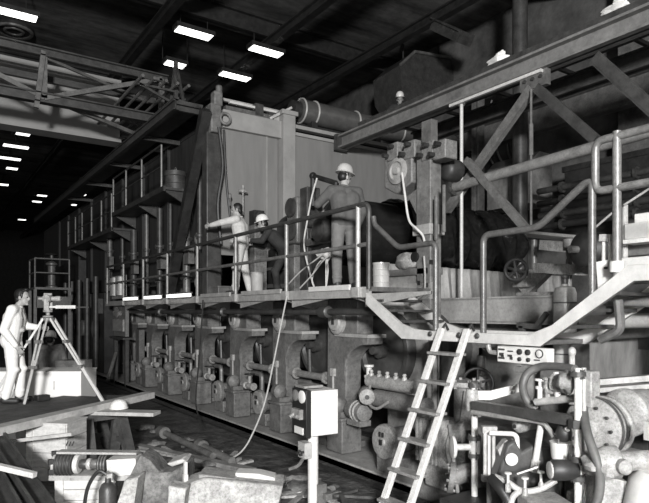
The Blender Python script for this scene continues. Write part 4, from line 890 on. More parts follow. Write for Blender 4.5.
q = at(625, 205, X=5.95); B().tube(q, V((q.x, q.y, 2.6)), .03, 8).build('stand_pipe', 'pipe_light', t)
B().box(at(644, 227, X=5.94), (.02, .05, .08)).build('badge', 'mid_steel', t)
q = at(660, 268, X=6.3); B().bar(V((6.3, q.y, 0)), V((6.3, q.y, 2.7)), .3, .3).build('pedestal', 'dark_steel', t)
for k, (x0, y0, x1, y1) in enumerate(((590, 232, 612, 213), (624, 205, 655, 185))):
    one('thin_bar', 'thin pale slanting bar behind the railing at right, %s one' % ['lower', 'upper'][k], 'bar', B().tube(at(x0, y0, X=5.9), at(x1, y1, X=5.9), .012, 8), 'pipe_light')
t = thing('cable_coil', 'white coil of cable on a pale tray at the right edge', 'cable coil', at(640, 278, X=5.0))
q = at(643, 274, X=5.05); B().torus(q, (.3, .25, 1), .11, .018).torus(q + V((.01, .01, .03)), (.25, .2, 1), .1, .018).build('coil', 'pipe_white', t)
B().box(q + V((0, 0, -.05)), (.4, .6, .05)).build('tray', 'cast_light', t)
# platform underside pipes at right
for k, (x0, y0, x1, y1, r, m) in enumerate(((598, 301, 690, 303, .045, 'pipe_grey'), (583, 322, 690, 320, .07, 'frame_light'), (600, 335, 690, 330, .05, 'mid_steel'))):
    X = 5.3 + .35 * k; one('underside_pipe', 'level pipe under the upper platform at right edge, %s from the top' % ORD[k], 'pipe', B().tube(at(x0, y0, X=X), at(x1, y1, X=X), r, 12), m)
one('bent_hanger', 'dark bent strap hanger below the upper platform', 'hanger', B().path(fillet([at(618, 300, X=5.0), at(621, 330, X=5.0), at(600, 340, X=5.0)], .06), .04, 8), 'mid_steel')
t = thing('floor_rails', 'long grey channel rails running level behind the big motor', 'rail', (5.6, 2.5, 1.2))
for k, (y0, y1, r) in enumerate(((383, 376, .05), (391, 384, .04), (399, 393, .05))):
    a = at(582, y0, d=5.3); b = at(670, y1, d=5.1); B().bar(a, b, .1, r).build('rail', ['pipe_grey', 'frame_light', 'mid_steel'][k], t)
a = at(640, 392, d=5.3); B().bar(a, V((a.x, a.y, 0)), .1, .1).build('leg', 'dark_steel', t)
a = at(590, 392, d=5.36); B().bar(a, V((a.x, a.y, 0)), .1, .1).build('leg', 'dark_steel', t)
# big motor
t = thing('electric_motor', 'big pale flanged electric motor with second drum behind at lower right', 'motor', at(600, 430, d=4.6))
c = at(592, 428, d=4.55); axd = V((1, -.02, 0)).normalized(); sd = V((-axd.y, axd.x, 0))
B().lathe(c, axd, [(.06, -.03), (.2, -.02), (.235, .0), (.235, .04), (.22, .05), (.22, .15), (.235, .16), (.235, .19), (.15, .21)], 32).build('front_drum', 'cast_light', t)
B().torus(c + axd * .02, axd, .24, .01, 36).torus(c + axd * .1, axd, .223, .008, 36).build('flange_rim', 'dark_steel', t)
for k in range(10):
    a = 2 * math.pi * k / 10; q = c - axd * .025 + (sd * math.cos(a) + V((0, 0, 1)) * math.sin(a)) * .17; B().tube(q - axd * .015, q + axd * .02, .014, 6).build('bolt', 'dark_steel', t)
B().lathe(c - axd * .03, -axd, [(.08, 0), (.08, .03), (.04, .06)], 16).build('hub', 'cast_light', t)
c2 = at(624, 413, d=4.95)
B().lathe(c2, axd, [(.07, -.06), (.17, -.04), (.205, 0), (.205, .05), (.185, .07), (.185, .3), (.14, .36)], 32).build('rear_drum', 'cast_light', t)
B().prism([c2 + V((.05, -.15, .06)), c2 + V((.05, -.33, .0)), c2 + V((.08, -.3, -.2)), c2 + V((.05, -.15, -.2))], axd * .25).build('vent_cover', 'cast_light', t)
B().box(c + axd * .02 + V((0, .08, .3)), (.12, .2, .28)).build('terminal_box', 'cast_light', t, .01)
B().box(c + axd * .2 + V((0, 0, -.25)), (.5, .4, .1)).build('feet', 'cast_mid', t)
B().box(c + axd * .25 + V((0, -.05, -.3)), (.66, .66, .06)).box(V((c.x + .28, c.y - .0, .77)), (.55, .5, c.z - .33 - .54)).build('pedestal', 'cast_mid', t, .02)
t = thing('gear_reducer', 'pale gear reducer casting on a tapered base below the big motor', 'gear reducer', at(615, 490, d=4.1))
q = at(613, 462, d=4.0)
B().lathe(q, (.75, -.66, .1), [(.05, -.12), (.09, -.1), (.11, -.05), (.11, .03), (.07, .05), (.06, .3), (.09, .31), (.09, .34)], 20).build('gear_case', 'cast_light', t)
B().lump(q + V((-.05, .05, -.02)), (.11, .11, .08), 31, .4).build('casting', 'cast_light', t)
B().lathe(q + V((-.03, -.06, 0)), (-.5, -.85, 0), [(.05, 0), (.05, .08), (.03, .1)], 14).build('plug', 'cast_light', t)
B().prism([at(595, 473, d=4.1), at(628, 483, d=4.0), at(628, 500, d=4.0), at(600, 520, d=4.05), at(590, 520, d=4.1)], (.25, .3, 0)).build('base', 'cast_light', t)
B().prism([at(588, 472, d=4.12), at(628, 482, d=4.0), at(628, 485, d=4.0), at(588, 475, d=4.12)], (.28, .34, 0)).build('base_lip', 'pipe_light', t)
B().bar(V((*at(608, 515, d=4.15).xy, .54)) + V((.12, .15, 0)), at(608, 515, d=4.15) + V((.12, .15, .1)), .3, .3).build('plinth', 'cast_mid', t)
q = at(648, 440, d=4.1); B().bar(q, q + V((0, 0, .13)), .04, .04).build('stud', 'pipe_light', t)
t = thing('white_hopper', 'smooth white cone hopper cut off by the lower right corner', 'hopper', (4.35, 1.6, .5))
q = at(662, 480, d=3.9)
B().lathe((q.x, q.y, .3), (0, 0, 1), [(.3, -.3), (.3, 0), (.27, .4), (.2, .78), (.14, .84), (.1, .84)], 26).build('cone', 'white_paint', t)
one('grey_hose', 'thick grey hose bending down beside the white vertical pipe', 'hose', B().path(smooth_path([at(583, 408, d=4.3), at(586, 428, d=4.1), at(592, 448, d=4.0), at(598, 465, d=3.95), at(600, 485, d=3.95), at(596, 503, d=3.95), at(585, 520, d=3.95)]), .032, 10), 'hose_grey')
# gauge casting with oval dial and taps
t = thing('dial_casting', 'dark pump casting with white oval dial at the lower right', 'pump casing', at(520, 500, d=4.7))
pts = [(497, 476), (507, 445), (515, 440), (522, 452), (532, 446), (555, 447), (566, 470), (560, 505), (545, 520), (510, 520), (502, 490)]
B().prism([at(x, y, d=4.72) for x, y in pts], (.2, .28, 0)).build('casing', 'dark_steel', t, .02)
q = at(511, 459, d=4.69); fd = V((-FW[0], -FW[1], 0))
B().lathe(q, fd, [(.045, -.02), (.05, 0), (.05, .02), (.04, .025)], 22).build('dial', 'white_paint', t)
B().prism([at(498, 450, d=4.8), at(505, 441, d=4.8), at(514, 439, d=4.8), at(507, 452, d=4.8), at(500, 456, d=4.8)], (.05, .07, 0)).build('pale_web', 'cast_light', t)
B().bar(V((*at(530, 505, d=4.75).xy, .54)) + V((.15, .2, 0)), at(530, 500, d=4.75) + V((.15, .2, .1)), .4, .3).build('foot', 'dark_steel', t)
a, b = at(505, 478, d=4.5), at(552, 482, d=4.4)
t = thing('tap_manifold', 'row of small white topped taps on a crooked pipe at lower right', 'manifold', a)
B().path(smooth_path([at(493, 476, d=4.6), at(507, 482, d=4.5), at(522, 491, d=4.45), at(540, 489, d=4.42), at(556, 480, d=4.4)]), .024, 10).build('header', 'pipe_light', t)
B().path(smooth_path([at(520, 491, d=4.45), at(513, 497, d=4.42), at(510, 510, d=4.4), at(509, 530, d=4.4)]), .024, 10).build('branch', 'pipe_light', t)
for x, y in ((508, 473), (525, 478), (541, 472)):
    q = at(x, y, d=4.42); B().tube(q - V((0, 0, .1)), q, .01, 8).lathe(q, (0, 0, 1), [(.015, -.008), (.027, -.006), (.027, .004), (.01, .008)], 16).build('tap_handle', 'white_paint', t)
    B().lathe(q - V((0, 0, .14)), (0, 0, 1), [(.022, 0), (.022, .05), (.012, .07)], 12).build('tap_body', 'cast_light', t)
B().tube(at(517, 474, d=4.4), at(538, 467, d=4.4), .007, 6).build('handle_rod', 'pipe_white', t)
q = at(530, 500, d=4.4); B().tube(q, V((q.x, q.y, .54)), .03, 10).build('support', 'mid_steel', t)
one('white_rod', 'thick white inclined rod rising from the dark pump casting', 'rod', B().tube(at(535, 464, d=4.7), at(541, 425, d=4.65), .026, 12).tube(at(534, 472, d=4.7), at(536, 460, d=4.7), .035, 12), 'pipe_white')
q = at(561, 443, d=4.45)
t = thing('white_bucket', 'small white bucket hung in front of the big motor', 'bucket', q)
B().lathe(q - V((0, 0, .13)), (0, 0, 1), [(.06, 0), (.07, .02), (.08, .13), (.083, .14), (.07, .14)], 18).build('pail', 'white_paint', t)
B().path([q + V((.08 * math.cos(a), -.03, .01 + .07 * math.sin(a))) for a in [k * math.pi / 8 for k in range(9)]], .006, 6).build('bail', 'dark_steel', t)
a = at(517, 426, d=4.95); canister(a, a + V((RT[0], RT[1], 0)) * .2 + V((.05, .1, 0)), .06, 'small pale canister under the dark square beam')
q = at(564, 433, d=4.4)
t = thing('pressure_regulator', 'small dark regulator with pale fittings left of the white vertical pipe', 'regulator', q)
B().ell(q, (.06, .06, .07)).build('body', 'dark_iron', t); B().tube(q + V((-.03, -.03, .03)), q + V((-.06, -.07, .05)), .02, 8).tube(q + V((0, 0, .05)), q + V((0, 0, .13)), .02, 8).build('fitting', 'pipe_light', t)
one('back_casing', 'broad pale casing behind the taps and inclined rod', 'casing', B().span((4.5, 3.0, .54), (5.2, 4.0, 1.15)).span((4.6, 2.9, 1.15), (5.1, 3.6, 1.22)), 'mid_steel', None, .03)
one('base_block', 'pale block base under the taps at the bottom edge', 'block', B().box(at(545, 505, d=4.35) + V((0, 0, -.05)), (.3, .3, .2), rz=-.5), 'cast_light', None, .01)
one('corrugated_hose', 'dark ribbed hose dropping at the bottom left of the taps', 'hose', B().path(smooth_path([at(492, 478, d=4.6), at(500, 488, d=4.5), at(508, 500, d=4.45), at(514, 520, d=4.4)]), .045, 10), 'rubber')
one('flat_bar', 'dark flat bar leaning beside the ladder foot', 'bar', B().bar(at(449, 425, d=5.9), at(460, 512, d=5.5), .03, .03), 'mid_steel')
q = at(478, 480, d=5.6)
t = thing('pipe_elbow', 'dark curved pipe elbow with flange at the foot of the slim white pipe', 'pipe elbow', q)
B().path(smooth_path([q + V((-.15, .2, .0)), q + V((-.02, .06, .06)), q + V((.04, 0, -.1)), V((q.x + .05, q.y, .1))]), .09, 12).build('elbow', 'cast_mid', t)
mb = B(); flange(mb, q + V((-.15, .2, 0)), (1, -1, -.2), .15, .05); mb.build('flange', 'cast_mid', t)
# ================================================================ left foreground: staging, crates, trestles
A0 = V((.72, 8.05, 0)); e = V((.78, .626, 0)); nn = V((-.626, .78, 0)); SZ = .8
def board(s0, s1, o, z, w, th, name, label, m, group=None):
    a = A0 + e * s0 + nn * o + V((0, 0, z - th / 2)); b = A0 + e * s1 + nn * o + V((0, 0, z - th / 2))
    return one(name, label, 'plank', B().bar(a, b, w, th), m, group)
board(-1.0, 3.15, -.02, SZ + .03, .2, .1, 'plank', 'long pale edged plank at the front of the surveyor\'s staging', 'wood_light')
for k in range(6): board(-1.2, 2.9 - .15 * k + .08 * (k % 2), .24 + .285 * k, SZ, .275, .05, 'staging_board', 'dark staging board under the surveyor, %s from the front plank' % ORD[k], 'wood_dark', 'staging boards')
p2 = at(157, 412, z=.74); p3 = at(70, 410, z=.74)
one('plank', 'pale short plank with a white hard hat on it, end toward the floor', 'plank', B().bar(V((p3.x, p3.y, .72)), V((p2.x, p2.y, .72)), .26, .05), 'wood_light')
q = at(119, 408, z=.75)
t = thing('hard_hat', 'white hard hat lying on the short plank', 'hard hat', (q.x, q.y, .745))
B().lathe((q.x, q.y, .745), (0, 0, 1), [(.135, 0), (.135, .015), (.125, .02), (.12, .06), (.1, .1), (.06, .13), (.01, .138)], 24).build('shell', 'helmet_white', t)
B().box((q.x, q.y, .815), (.02, .2, .12)).build('ridge', 'helmet_white', t, .008)
def trestle(c, ang, label, h=.68, L=.8):
    c = V(c); u = V((math.cos(ang), math.sin(ang), 0)); w = V((-u.y, u.x, 0))
    t = thing('trestle', label, 'trestle', c)
    B().bar(c + u * -L / 2 + V((0, 0, h - .05)), c + u * L / 2 + V((0, 0, h - .05)), .12, .1).build('beam', 'wood_dark', t)
    for su in (-1, 1):
        for sw in (-1, 1): B().bar(c + u * su * (L / 2 - .1) + w * sw * .28, c + u * su * (L / 2 - .14) + w * sw * .04 + V((0, 0, h - .06)), .15, .1).build('leg', 'wood_dark', t)
        B().bar(c + u * su * (L / 2 - .11) + w * .2 + V((0, 0, .25)), c + u * su * (L / 2 - .11) - w * .2 + V((0, 0, .25)), .05, .07).build('cross_tie', 'wood_dark', t)
    return t
p = at(108, 455, z=0)
q = at(103, 413, z=.69); trestle((q.x, q.y, 0), .2, 'rough dark wooden trestle under the short plank', .69)
trestle((A0 + nn * 1.3 + e * 2.2), 2.25, 'dark trestle under the far end of the staging boards', .74, 2.2)
trestle((A0 + nn * 1.0 + e * -.2), 2.25, 'dark trestle under the near end of the staging boards', .74, 2.2)
q = at(24, 432, z=.4); one('timber_post', 'dark squared timber post under the near planks', 'post', B().box((q.x, q.y, .36), (.2, .2, .72), rz=.6), 'wood_dark')
def crate(c, s, rz, label, m='crate_board', slats=3, battens=True):
    c = V(c); M = Matrix.Rotation(rz, 3, 'Z'); t = thing('crate', label, 'crate', c)
    def bb(o, d): return B().box(c + M @ V(o), d, rz=rz)
    h = s[2]
    for k in range(slats):
        z0 = h * k / slats; bb((0, 0, z0 + h / slats / 2), (s[0], s[1], h / slats - .008)).build('board', m, t)
    if battens:
        for sx in (-1, 1): bb((sx * (s[0] / 2 - .05), -s[1] / 2 - .01, h / 2), (.08, .02, h)).build('batten', m, t)
    bb((0, 0, h + .008), (s[0] + .02, s[1] + .02, .02)).build('lid', m, t)
    return t
q = at(38, 388, d=10.35)
t = crate((q.x, q.y, 0), (1.78, .7, 1.17), -YAW + .02, 'big plain white crate behind the tripod legs', 'crate_white', 1, False)
q = at(54, 388, d=10.0); B().box((q.x, q.y, .95), (.02, .01, .15), rz=-YAW).build('seam', 'crate_board', t)
q = at(75, 366, d=12.2); one('grey_case', 'grey slant topped case behind the white crate', 'case', B().box((q.x, q.y + .1, .6), (.6, .4, 1.2), rz=-YAW), 'wood_mid')
q = at(60, 445, d=7.7)
t = crate((q.x, q.y + .2, 0), (.56, .5, .74), -YAW - .1, 'pale board crate with three pencil strokes below the staging', 'crate_board', 4)
for k in range(3): B().bar(at(66 + 3 * k, 446, d=7.4), at(68 + 3 * k, 441.5, d=7.4), .012, .01).build('stroke_mark', 'dark_iron', t)
q = at(8, 428, d=8.2); crate((q.x, q.y + .3, 0), (.5, .4, .66), -YAW, 'white crate at the left edge under the planks', 'crate_white', 2, False)
q = at(92, 500, d=6.2); crate((q.x + .05, q.y + .2, 0), (.62, .5, .46), -YAW + .1, 'low slatted pale crate under the roller machine', 'crate_board', 4)
#q = at(47, 455, d=6.9); one('dark_box', 'dark box side standing left of the pale crate', 'box', B().box((q.x, q.y + .1, .35), (.25, .3, .68), rz=.3), 'wood_dark')
# roller assembly on crate
t = thing('roller_assembly', 'ridged roller and shaft assembly lying on the low crate', 'roller', at(98, 470, d=6.1))
w = V((RT[0], RT[1], 0)); q = at(57, 464, d=6.15); zc = q.z
def cyl(s0, s1, r, name, m): B().lathe(q + w * s0, w, [(r * .9, 0), (r, .01), (r, s1 - s0 - .01), (r * .9, s1 - s0)], 22).build(name, m, t)
cyl(0, .18, .11, 'ridged_drum', 'dark_steel'); cyl(.19, .24, .1, 'white_ring', 'pipe_white'); cyl(.24, .32, .05, 'shaft', 'dark_steel')
cyl(.32, .36, .06, 'collar', 'silver'); cyl(.36, .44, .05, 'shaft', 'mid_steel'); cyl(.44, .54, .09, 'ridged_drum', 'dark_iron')
for k in range(5): B().torus(q + w * (.02 + .035 * k), w, .112, .01, 24).build('ridge', 'dark_iron', t)
for k in range(3): B().torus(q + w * (.46 + .03 * k), w, .092, .009, 24).build('ridge', 'mid_steel', t)
B().torus(q - w * .005, w, .1, .02, 24).build('end_ring', 'pipe_light', t)
for k in range(7): a = k * .9; B().box(q - w * .015 + V((0, 0, 1)) * .12 * math.sin(a) + V((FW[0], FW[1], 0)) * .12 * math.cos(a), (.05, .05, .05)).build('lug', 'dark_iron', t)
B().bar(q + w * .56 + V((0, 0, -.02)), q + w * .86 + V((0, 0, -.0)), .2, .17).build('white_block', 'pipe_white', t)
B().bar(q + w * .02 + V((0, 0, .13)), q + w * .85 + V((0, 0, .12)), .12, .022).build('top_strip', 'pipe_light', t)
B().bar(q + w * .0 + V((.0, .1, -.13)), q + w * .86 + V((.0, .1, -.13)), .3, .05).build('bed_plate', 'pipe_light', t)
B().bar(q + w * .3 + V((.0, .1, -.15)), V((*(q + w * .3).xy, .48)) + V((0, .1, 0)), .3, .2).build('cradle', 'wood_mid', t)
q = at(108, 500, d=5.7)
t = thing('fire_extinguisher', 'dark shiny cylinder extinguisher standing at the bottom left foreground', 'extinguisher', (q.x, q.y, 0))
zt = at(108, 484, d=5.7).z
B().lathe((q.x, q.y, 0), (0, 0, 1), [(.075, 0), (.085, .02), (.085, zt - .05), (.06, zt), (.03, zt + .02), (.025, zt + .07)], 22).build('cylinder', 'dark_steel', t)
B().box((q.x, q.y, zt + .09), (.05, .12, .04)).build('valve_head', 'pipe_light', t)
B().path(smooth_path([(q.x, q.y, zt + .08), q + V((-.08, .05, zt + .12 - q.z)), q + V((-.17, .1, zt - .05 - q.z)), q + V((-.2, .12, zt - .35 - q.z)), q + V((-.18, .1, -.3))]), .018, 8).build('hose', 'rubber', t)
# dark channels at lower left
for k, (x0, y0, x1, y1, m, w_, h_) in enumerate(((-6, 438, 46, 517, 'dim_steel', .24, .06), (-26, 446, 12, 520, 'dim_steel', .22, .06))):
    a = at(x0, y0, d=7.0 - .3 * k); b = at(x1, y1, d=5.3 - .2 * k)
    one('steel_channel', 'dark steel channel lying slanted in the left corner, %s from the crates' % ORD[k], 'steel channel', B().bar(a, b, w_, .04).bar(a + V((-.08, -.1, .05)), b + V((-.08, -.1, .05)), .03, h_ + .05).bar(a + V((.09, .05, .05)), b + V((.09, .05, .05)), .03, h_), m, 'steel channels in the corner')
one('channel_rack', 'dark timber rack holding up the slanted channels', 'rack', B().box((.3, 6.3, .2), (.8, .12, .4), rz=.5), 'wood_dark')
one('white_bar', 'white square bar lying across the dark channels at the left edge', 'bar', B().bar(at(-12, 464, d=5.75), at(35, 475, d=5.65), .06, .05), 'pipe_white')
one('thin_lath', 'thin pale lath crossing level under the staging at left', 'lath', B().bar(at(-12, 444, d=7.3), at(72, 434, d=7.2), .04, .04), 'wood_light')
# rough blocks bottom
t = thing('rough_block', 'big rough pale concrete block at the bottom of the photo', 'concrete block', (2.6, 4.9, 0))
def fr_block(pts, dep, name, m, tt): B().prism([at(x, y, d=d) for x, y, d in pts], V((FW[0], FW[1], 0)) * dep).build(name, m, tt, .015)
fr_block([(176, 488, 5.6), (205, 478, 5.7), (283, 486, 5.7), (279, 503, 5.65), (272, 560, 5.6), (180, 560, 5.5)], .4, 'body', 'concrete', t)
fr_block([(198, 474, 5.75), (236, 479, 5.75), (236, 487, 5.75), (198, 483, 5.75)], .3, 'top_slab', 'cast_light', t)
one('white_packet', 'white wrapped packet lying on the rough concrete block', 'packet', B().prism([at(235, 473, d=5.85), at(258, 474, d=5.85), at(275, 478, d=5.85), at(275, 487, d=5.85), at(235, 482, d=5.85)], V((FW[0], FW[1], 0)) * .2), 'white_paint', None, .012)
t = thing('hewn_timber', 'rough hewn dark timber chock with curved notch left of the concrete block', 'timber', (2.0, 5.3, 0))
fr_block([(130, 475, 5.8), (140, 455, 5.9), (150, 461, 5.9), (160, 473, 5.9), (172, 472, 5.9), (187, 463, 5.9), (187, 490, 5.8), (180, 560, 5.7), (132, 560, 5.7)], .35, 'body', 'rubble', t)
fr_block([(166, 464, 6.0), (182, 459, 6.0), (187, 462, 6.0), (172, 467, 6.0)], .3, 'pale_chip', 'wood_light', t)
one('white_peg', 'short white upright peg standing beside the rough blocks', 'peg', B().box(at(185.5, 468, d=5.72), (.03, .03, .12)).box(at(185.5, 520, d=5.78) , (.04, .04, .9)), 'pipe_white')
t = thing('splintered_timber', 'pale splintered timber end left of the notched chock', 'timber', (1.7, 5.1, 0))
fr_block([(118, 503, 5.5), (124, 480, 5.6), (138, 477, 5.6), (134, 503, 5.5), (132, 560, 5.5), (112, 560, 5.5)], .25, 'body', 'concrete', t)
fr_block([(168, 486, 5.4), (186, 489, 5.4), (184, 503, 5.4), (180, 560, 5.3), (166, 560, 5.3)], .2, 'pale_face', 'concrete', t)
# floor debris
def floor_bar(x0, y0, x1, y1, w_, h_, name, label, m, rnd=False):
    a = at(x0, y0, z=h_ / 2 + .005); b = at(x1, y1, z=h_ / 2 + .005)
    return one(name, label, 'bar', B().tube(a, b, h_ / 2, 12) if rnd else B().bar(a, b, w_, h_), m)
floor_bar(137, 446, 253, 471, .14, .06, 'floor_plank', 'long flat grey plank lying on the floor in the debris', 'wood_mid')
t = one('floor_pipe', 'dark flanged pipe lying on the floor, left of two', 'pipe', B().tube(at(163, 432, z=.14), at(213, 456, z=.1), .05, 12).tube(at(161, 431, z=.14), at(165, 433, z=.14), .1, 16), 'mid_steel')
t = one('floor_pipe', 'dark flanged pipe lying on the floor, right of two', 'pipe', B().tube(at(201, 446, z=.12), at(232, 461, z=.09), .06, 12).tube(at(199, 445, z=.12), at(203, 447, z=.12), .1, 16), 'mid_steel')
rn = random.Random(11)
for k in range(110):
    x = rn.uniform(118, 400); yb = 398 + (x - 120) * .36
    y = rn.uniform(max(404, yb + 18), 500)
    c = at(x, y, z=0)
    if c.x > 4.4 or (c.x > LB - .3 and c.y < 5.6): continue
    s = rn.uniform(.05, .2); kind = rn.random()
    where = 'left' if x < 200 else 'middle' if x < 300 else 'right'
    if kind < .55: one('rubble_lump', 'lump of rubble on the dark littered floor', 'rubble', B().lump((c.x, c.y, s * .25), (s, s * rn.uniform(.4, 1), s * .28), k, .5, 10, 7), 'rubble', 'rubble lumps on the floor')
    else:
        a = rn.uniform(0, 3.1); u = V((math.cos(a), math.sin(a), 0)) * s * 2.2
        one('wood_scrap', 'scrap of wood on the dark littered floor', 'scrap', B().bar(c - u + V((0, 0, .02)), c + u + V((0, 0, .03)), .06, .03), ['wood_mid', 'wood_dark', 'concrete'][k % 3], 'wood scraps on the floor')
# ================================================================ people
def remesh(mb, voxel, name, m, parent, smooth=4):
    me = bpy.data.meshes.new(name); me.from_pydata(mb.v, [], mb.f); 
    bm = bmesh.new(); bm.from_mesh(me); bmesh.ops.recalc_face_normals(bm, faces=bm.faces); bm.to_mesh(me); bm.free()
    o = bpy.data.objects.new(name, me); COL.objects.link(o)
    r = o.modifiers.new('r', 'REMESH'); r.mode = 'VOXEL'; r.voxel_size = voxel
    if smooth: s = o.modifiers.new('s', 'SMOOTH'); s.factor = .5; s.iterations = smooth
    dg = bpy.context.evaluated_depsgraph_get(); dg.update()
    nm = bpy.data.meshes.new_from_object(o.evaluated_get(dg)); o.modifiers.clear(); o.data = nm; bpy.data.meshes.remove(me)
    nm.name = name; nm.materials.clear(); nm.materials.append(MATS[m])
    for p in nm.polygons: p.use_smooth = True
    o.parent = parent; return o
def person(label, loc, rz, J, shirt, trouser, hat=None, hair=True, coat=False, size=1.):
    """J: joints in the person's own frame (x right, y forward, z up)"""
    t = thing('person', label, 'person', loc); t.rotation_euler = (0, 0, rz); t.scale = (size,) * 3
    D = dict(pel=(0, 0, .95), wai=(0, 0, 1.1), che=(0, 0, 1.3), nec=(0, .0, 1.5), hed=(0, .03, 1.64), face=(0, 1, 0),
             sL=(-.19, 0, 1.44), sR=(.19, 0, 1.44), eL=(-.25, -.02, 1.16), eR=(.25, -.02, 1.16), hL=(-.25, .08, .92), hR=(.25, .08, .92),
             pL=(-.1, 0, .93), pR=(.1, 0, .93), kL=(-.11, .03, .5), kR=(.11, .03, .5), aL=(-.11, -.02, .09), aR=(.11, -.02, .09), toe=(0, 1, 0), curl=.6)
    D.update(J); g = lambda k: V(D[k])
    f = g('face').normalized(); up = V((0, 0, 1)); r = f.cross(up).normalized(); up = r.cross(f)
    R = Matrix((r, f, up)).transposed()
    bod = B()
    xs = (g('sR') - g('sL')).normalized()
    for s in (-1, 1):
        bod.cap(g('pel') + xs * .07 * s, g('wai') + xs * .06 * s, .115, .1); bod.cap(g('wai') + xs * .06 * s, g('che') + xs * .085 * s, .1, .118)
        bod.cap(g('che') + xs * .085 * s, g('nec') - up * .06 + xs * .05 * s, .115, .07)
    for S in 'LR': bod.cap(g('nec') - V((0, 0, .03)), g('s' + S), .06, .065)
    bod.cap(g('nec') - V((0, 0, .03)), g('hed') - up * .04, .055, .055)
    h = g('hed'); bod.ell(h + up * .03, (.075, .095, .1), R); bod.ell(h - up * .05 + f * .03, (.058, .062, .07), R)
    bod.ell(h + f * .095 - up * .012, (.016, .024, .03), R); bod.ell(h + f * .08 + up * .025, (.05, .02, .012), R)
    bod.ell(h + f * .083 - up * .062, (.028, .014, .016), R); bod.ell(h + f * .08 - up * .1, (.026, .02, .018), R)
    for s in (-1, 1): bod.ell(h + r * .077 * s - f * .008 - up * .005, (.014, .022, .034), R)
    def hand(S):
        w = g('h' + S); d = (w - g('e' + S)).normalized(); sd = 1 if S == 'R' else -1
        pn = (V((-sd, 0, 0)) - d * d.dot(V((-sd, 0, 0)))); 
        if pn.length < .3: pn = V((0, 0, -1)) - d * d.dot(V((0, 0, -1)))
        pn = V(D.get('palm' + S, pn)); pn = (pn - d * d.dot(pn)).normalized(); ac = d.cross(pn).normalized()
        if ac.dot(V((0, 1, .3))) < 0: ac = -ac
        bod.cap(w, w + d * .045, .03, .03)
        for k in (-1.5, -.5, .5, 1.5): bod.cap(w + d * .02, w + d * .085 + ac * .019 * k, .017, .0125)
        L = [.062, .078, .082, .07]; c = D['curl']
        for k, l in zip((-1.5, -.5, .5, 1.5), L):
            p0 = w + d * .088 + ac * .021 * k; d1 = (d * math.cos(c * .6) + pn * math.sin(c * .6)); d2 = (d * math.cos(c * 1.6) + pn * math.sin(c * 1.6))
            p1 = p0 + d1 * l * .5; p2 = p1 + d2 * l * .5
            bod.cap(p0, p1, .0105, .0098); bod.cap(p1, p2, .0098, .0085)
        p0 = w + d * .03 + ac * .028; p1 = p0 + (ac * .8 + d * .6 + pn * .3) * .04; p2 = p1 + (d * .9 + pn * .4 + ac * .1) * .035
        bod.cap(p0, p1, .0145, .0125); bod.cap(p1, p2, .0125, .01)
    for S in 'LR':
        bod.cap(g('s' + S), g('e' + S), .056, .042); bod.cap(g('e' + S), g('h' + S), .042, .028); hand(S)
        bod.cap(g('p' + S), g('k' + S), .088, .058); bod.cap(g('k' + S), g('a' + S), .058, .04)
        bod.cap(g('a' + S) - V((0, 0, .02)), g('a' + S) + g('toe').normalized() * .13 - V((0, 0, .045)), .04, .032)
    remesh(bod, .0085, 'body', 'skin', t, 2)
    for s in (-1, 1):
        q = h + f * .088 + r * .032 * s + up * .008
        B().ell(q, (.012, .008, .008), R, 8, 6).build('eye', 'hair', None)
        o = COL.objects[-1]
        # eyes are children in the person's own frame
        o.parent = t
    # shirt
    sh = B(); e_ = .022 if not coat else .04
    for s in (-1, 1):
        low = g('pel') - (V((0, 0, .32)) if coat else V((0, 0, -.02)))
        sh.cap(low + xs * .07 * s, g('wai') + xs * .065 * s, .115 + e_ + (.03 if coat else 0), .105 + e_); sh.cap(g('wai') + xs * .065 * s, g('che') + xs * .09 * s, .108 + e_, .12 + e_)
        sh.cap(g('che') + xs * .09 * s, g('nec') - up * .07 + xs * .05 * s, .118 + e_, .075 + e_ * .6)
    for S in 'LR':
        sh.cap(g('nec') - V((0, 0, .05)), g('s' + S), .06 + e_ * .7, .068 + e_ * .6)
        cuff = g('e' + S).lerp(g('h' + S), .93)
        sh.cap(g('s' + S), g('e' + S), .06 + e_ * .8, .048 + e_ * .7); sh.cap(g('e' + S), cuff, .05 + e_ * .7, .036 + e_ * .4)
        mid = g('s' + S).lerp(g('e' + S), .6); sh.ell(mid, (.07, .07, .05)); mid = g('e' + S).lerp(g('h' + S), .25); sh.ell(mid, (.06, .06, .05))
    sh.ell(g('wai') + V((.0, .05, .02)), (.14, .12, .06)); sh.ell(g('wai') + V((.02, -.06, .07)), (.13, .1, .04))
    remesh(sh, .012, 'coat' if coat else 'shirt', shirt, t, 3)
    cl = B(); cl.torus(g('nec') + V((0, 0, -.005)) , up + f * .15, .068, .018, 20, 8); remesh(cl, .007, 'collar', shirt, t, 1)
    tr = B()
    for s in (-1, 1): tr.cap(g('pel') + xs * .075 * s + V((0, 0, .08)), g('pel') + xs * .07 * s, .118, .13)
    for S in 'LR':
        hem = g('k' + S).lerp(g('a' + S), .93)
        tr.cap(g('p' + S), g('k' + S), .108, .08); tr.cap(g('k' + S), hem, .08, .068)
        tr.ell(g('k' + S) + V((0, .02, .02)), (.075, .085, .06)); tr.ell(hem + V((0, 0, .06)), (.078, .085, .04))
        tr.ell(g('p' + S).lerp(g('k' + S), .5), (.1, .1, .05))
    remesh(tr, .012, 'trousers', trouser, t, 3)
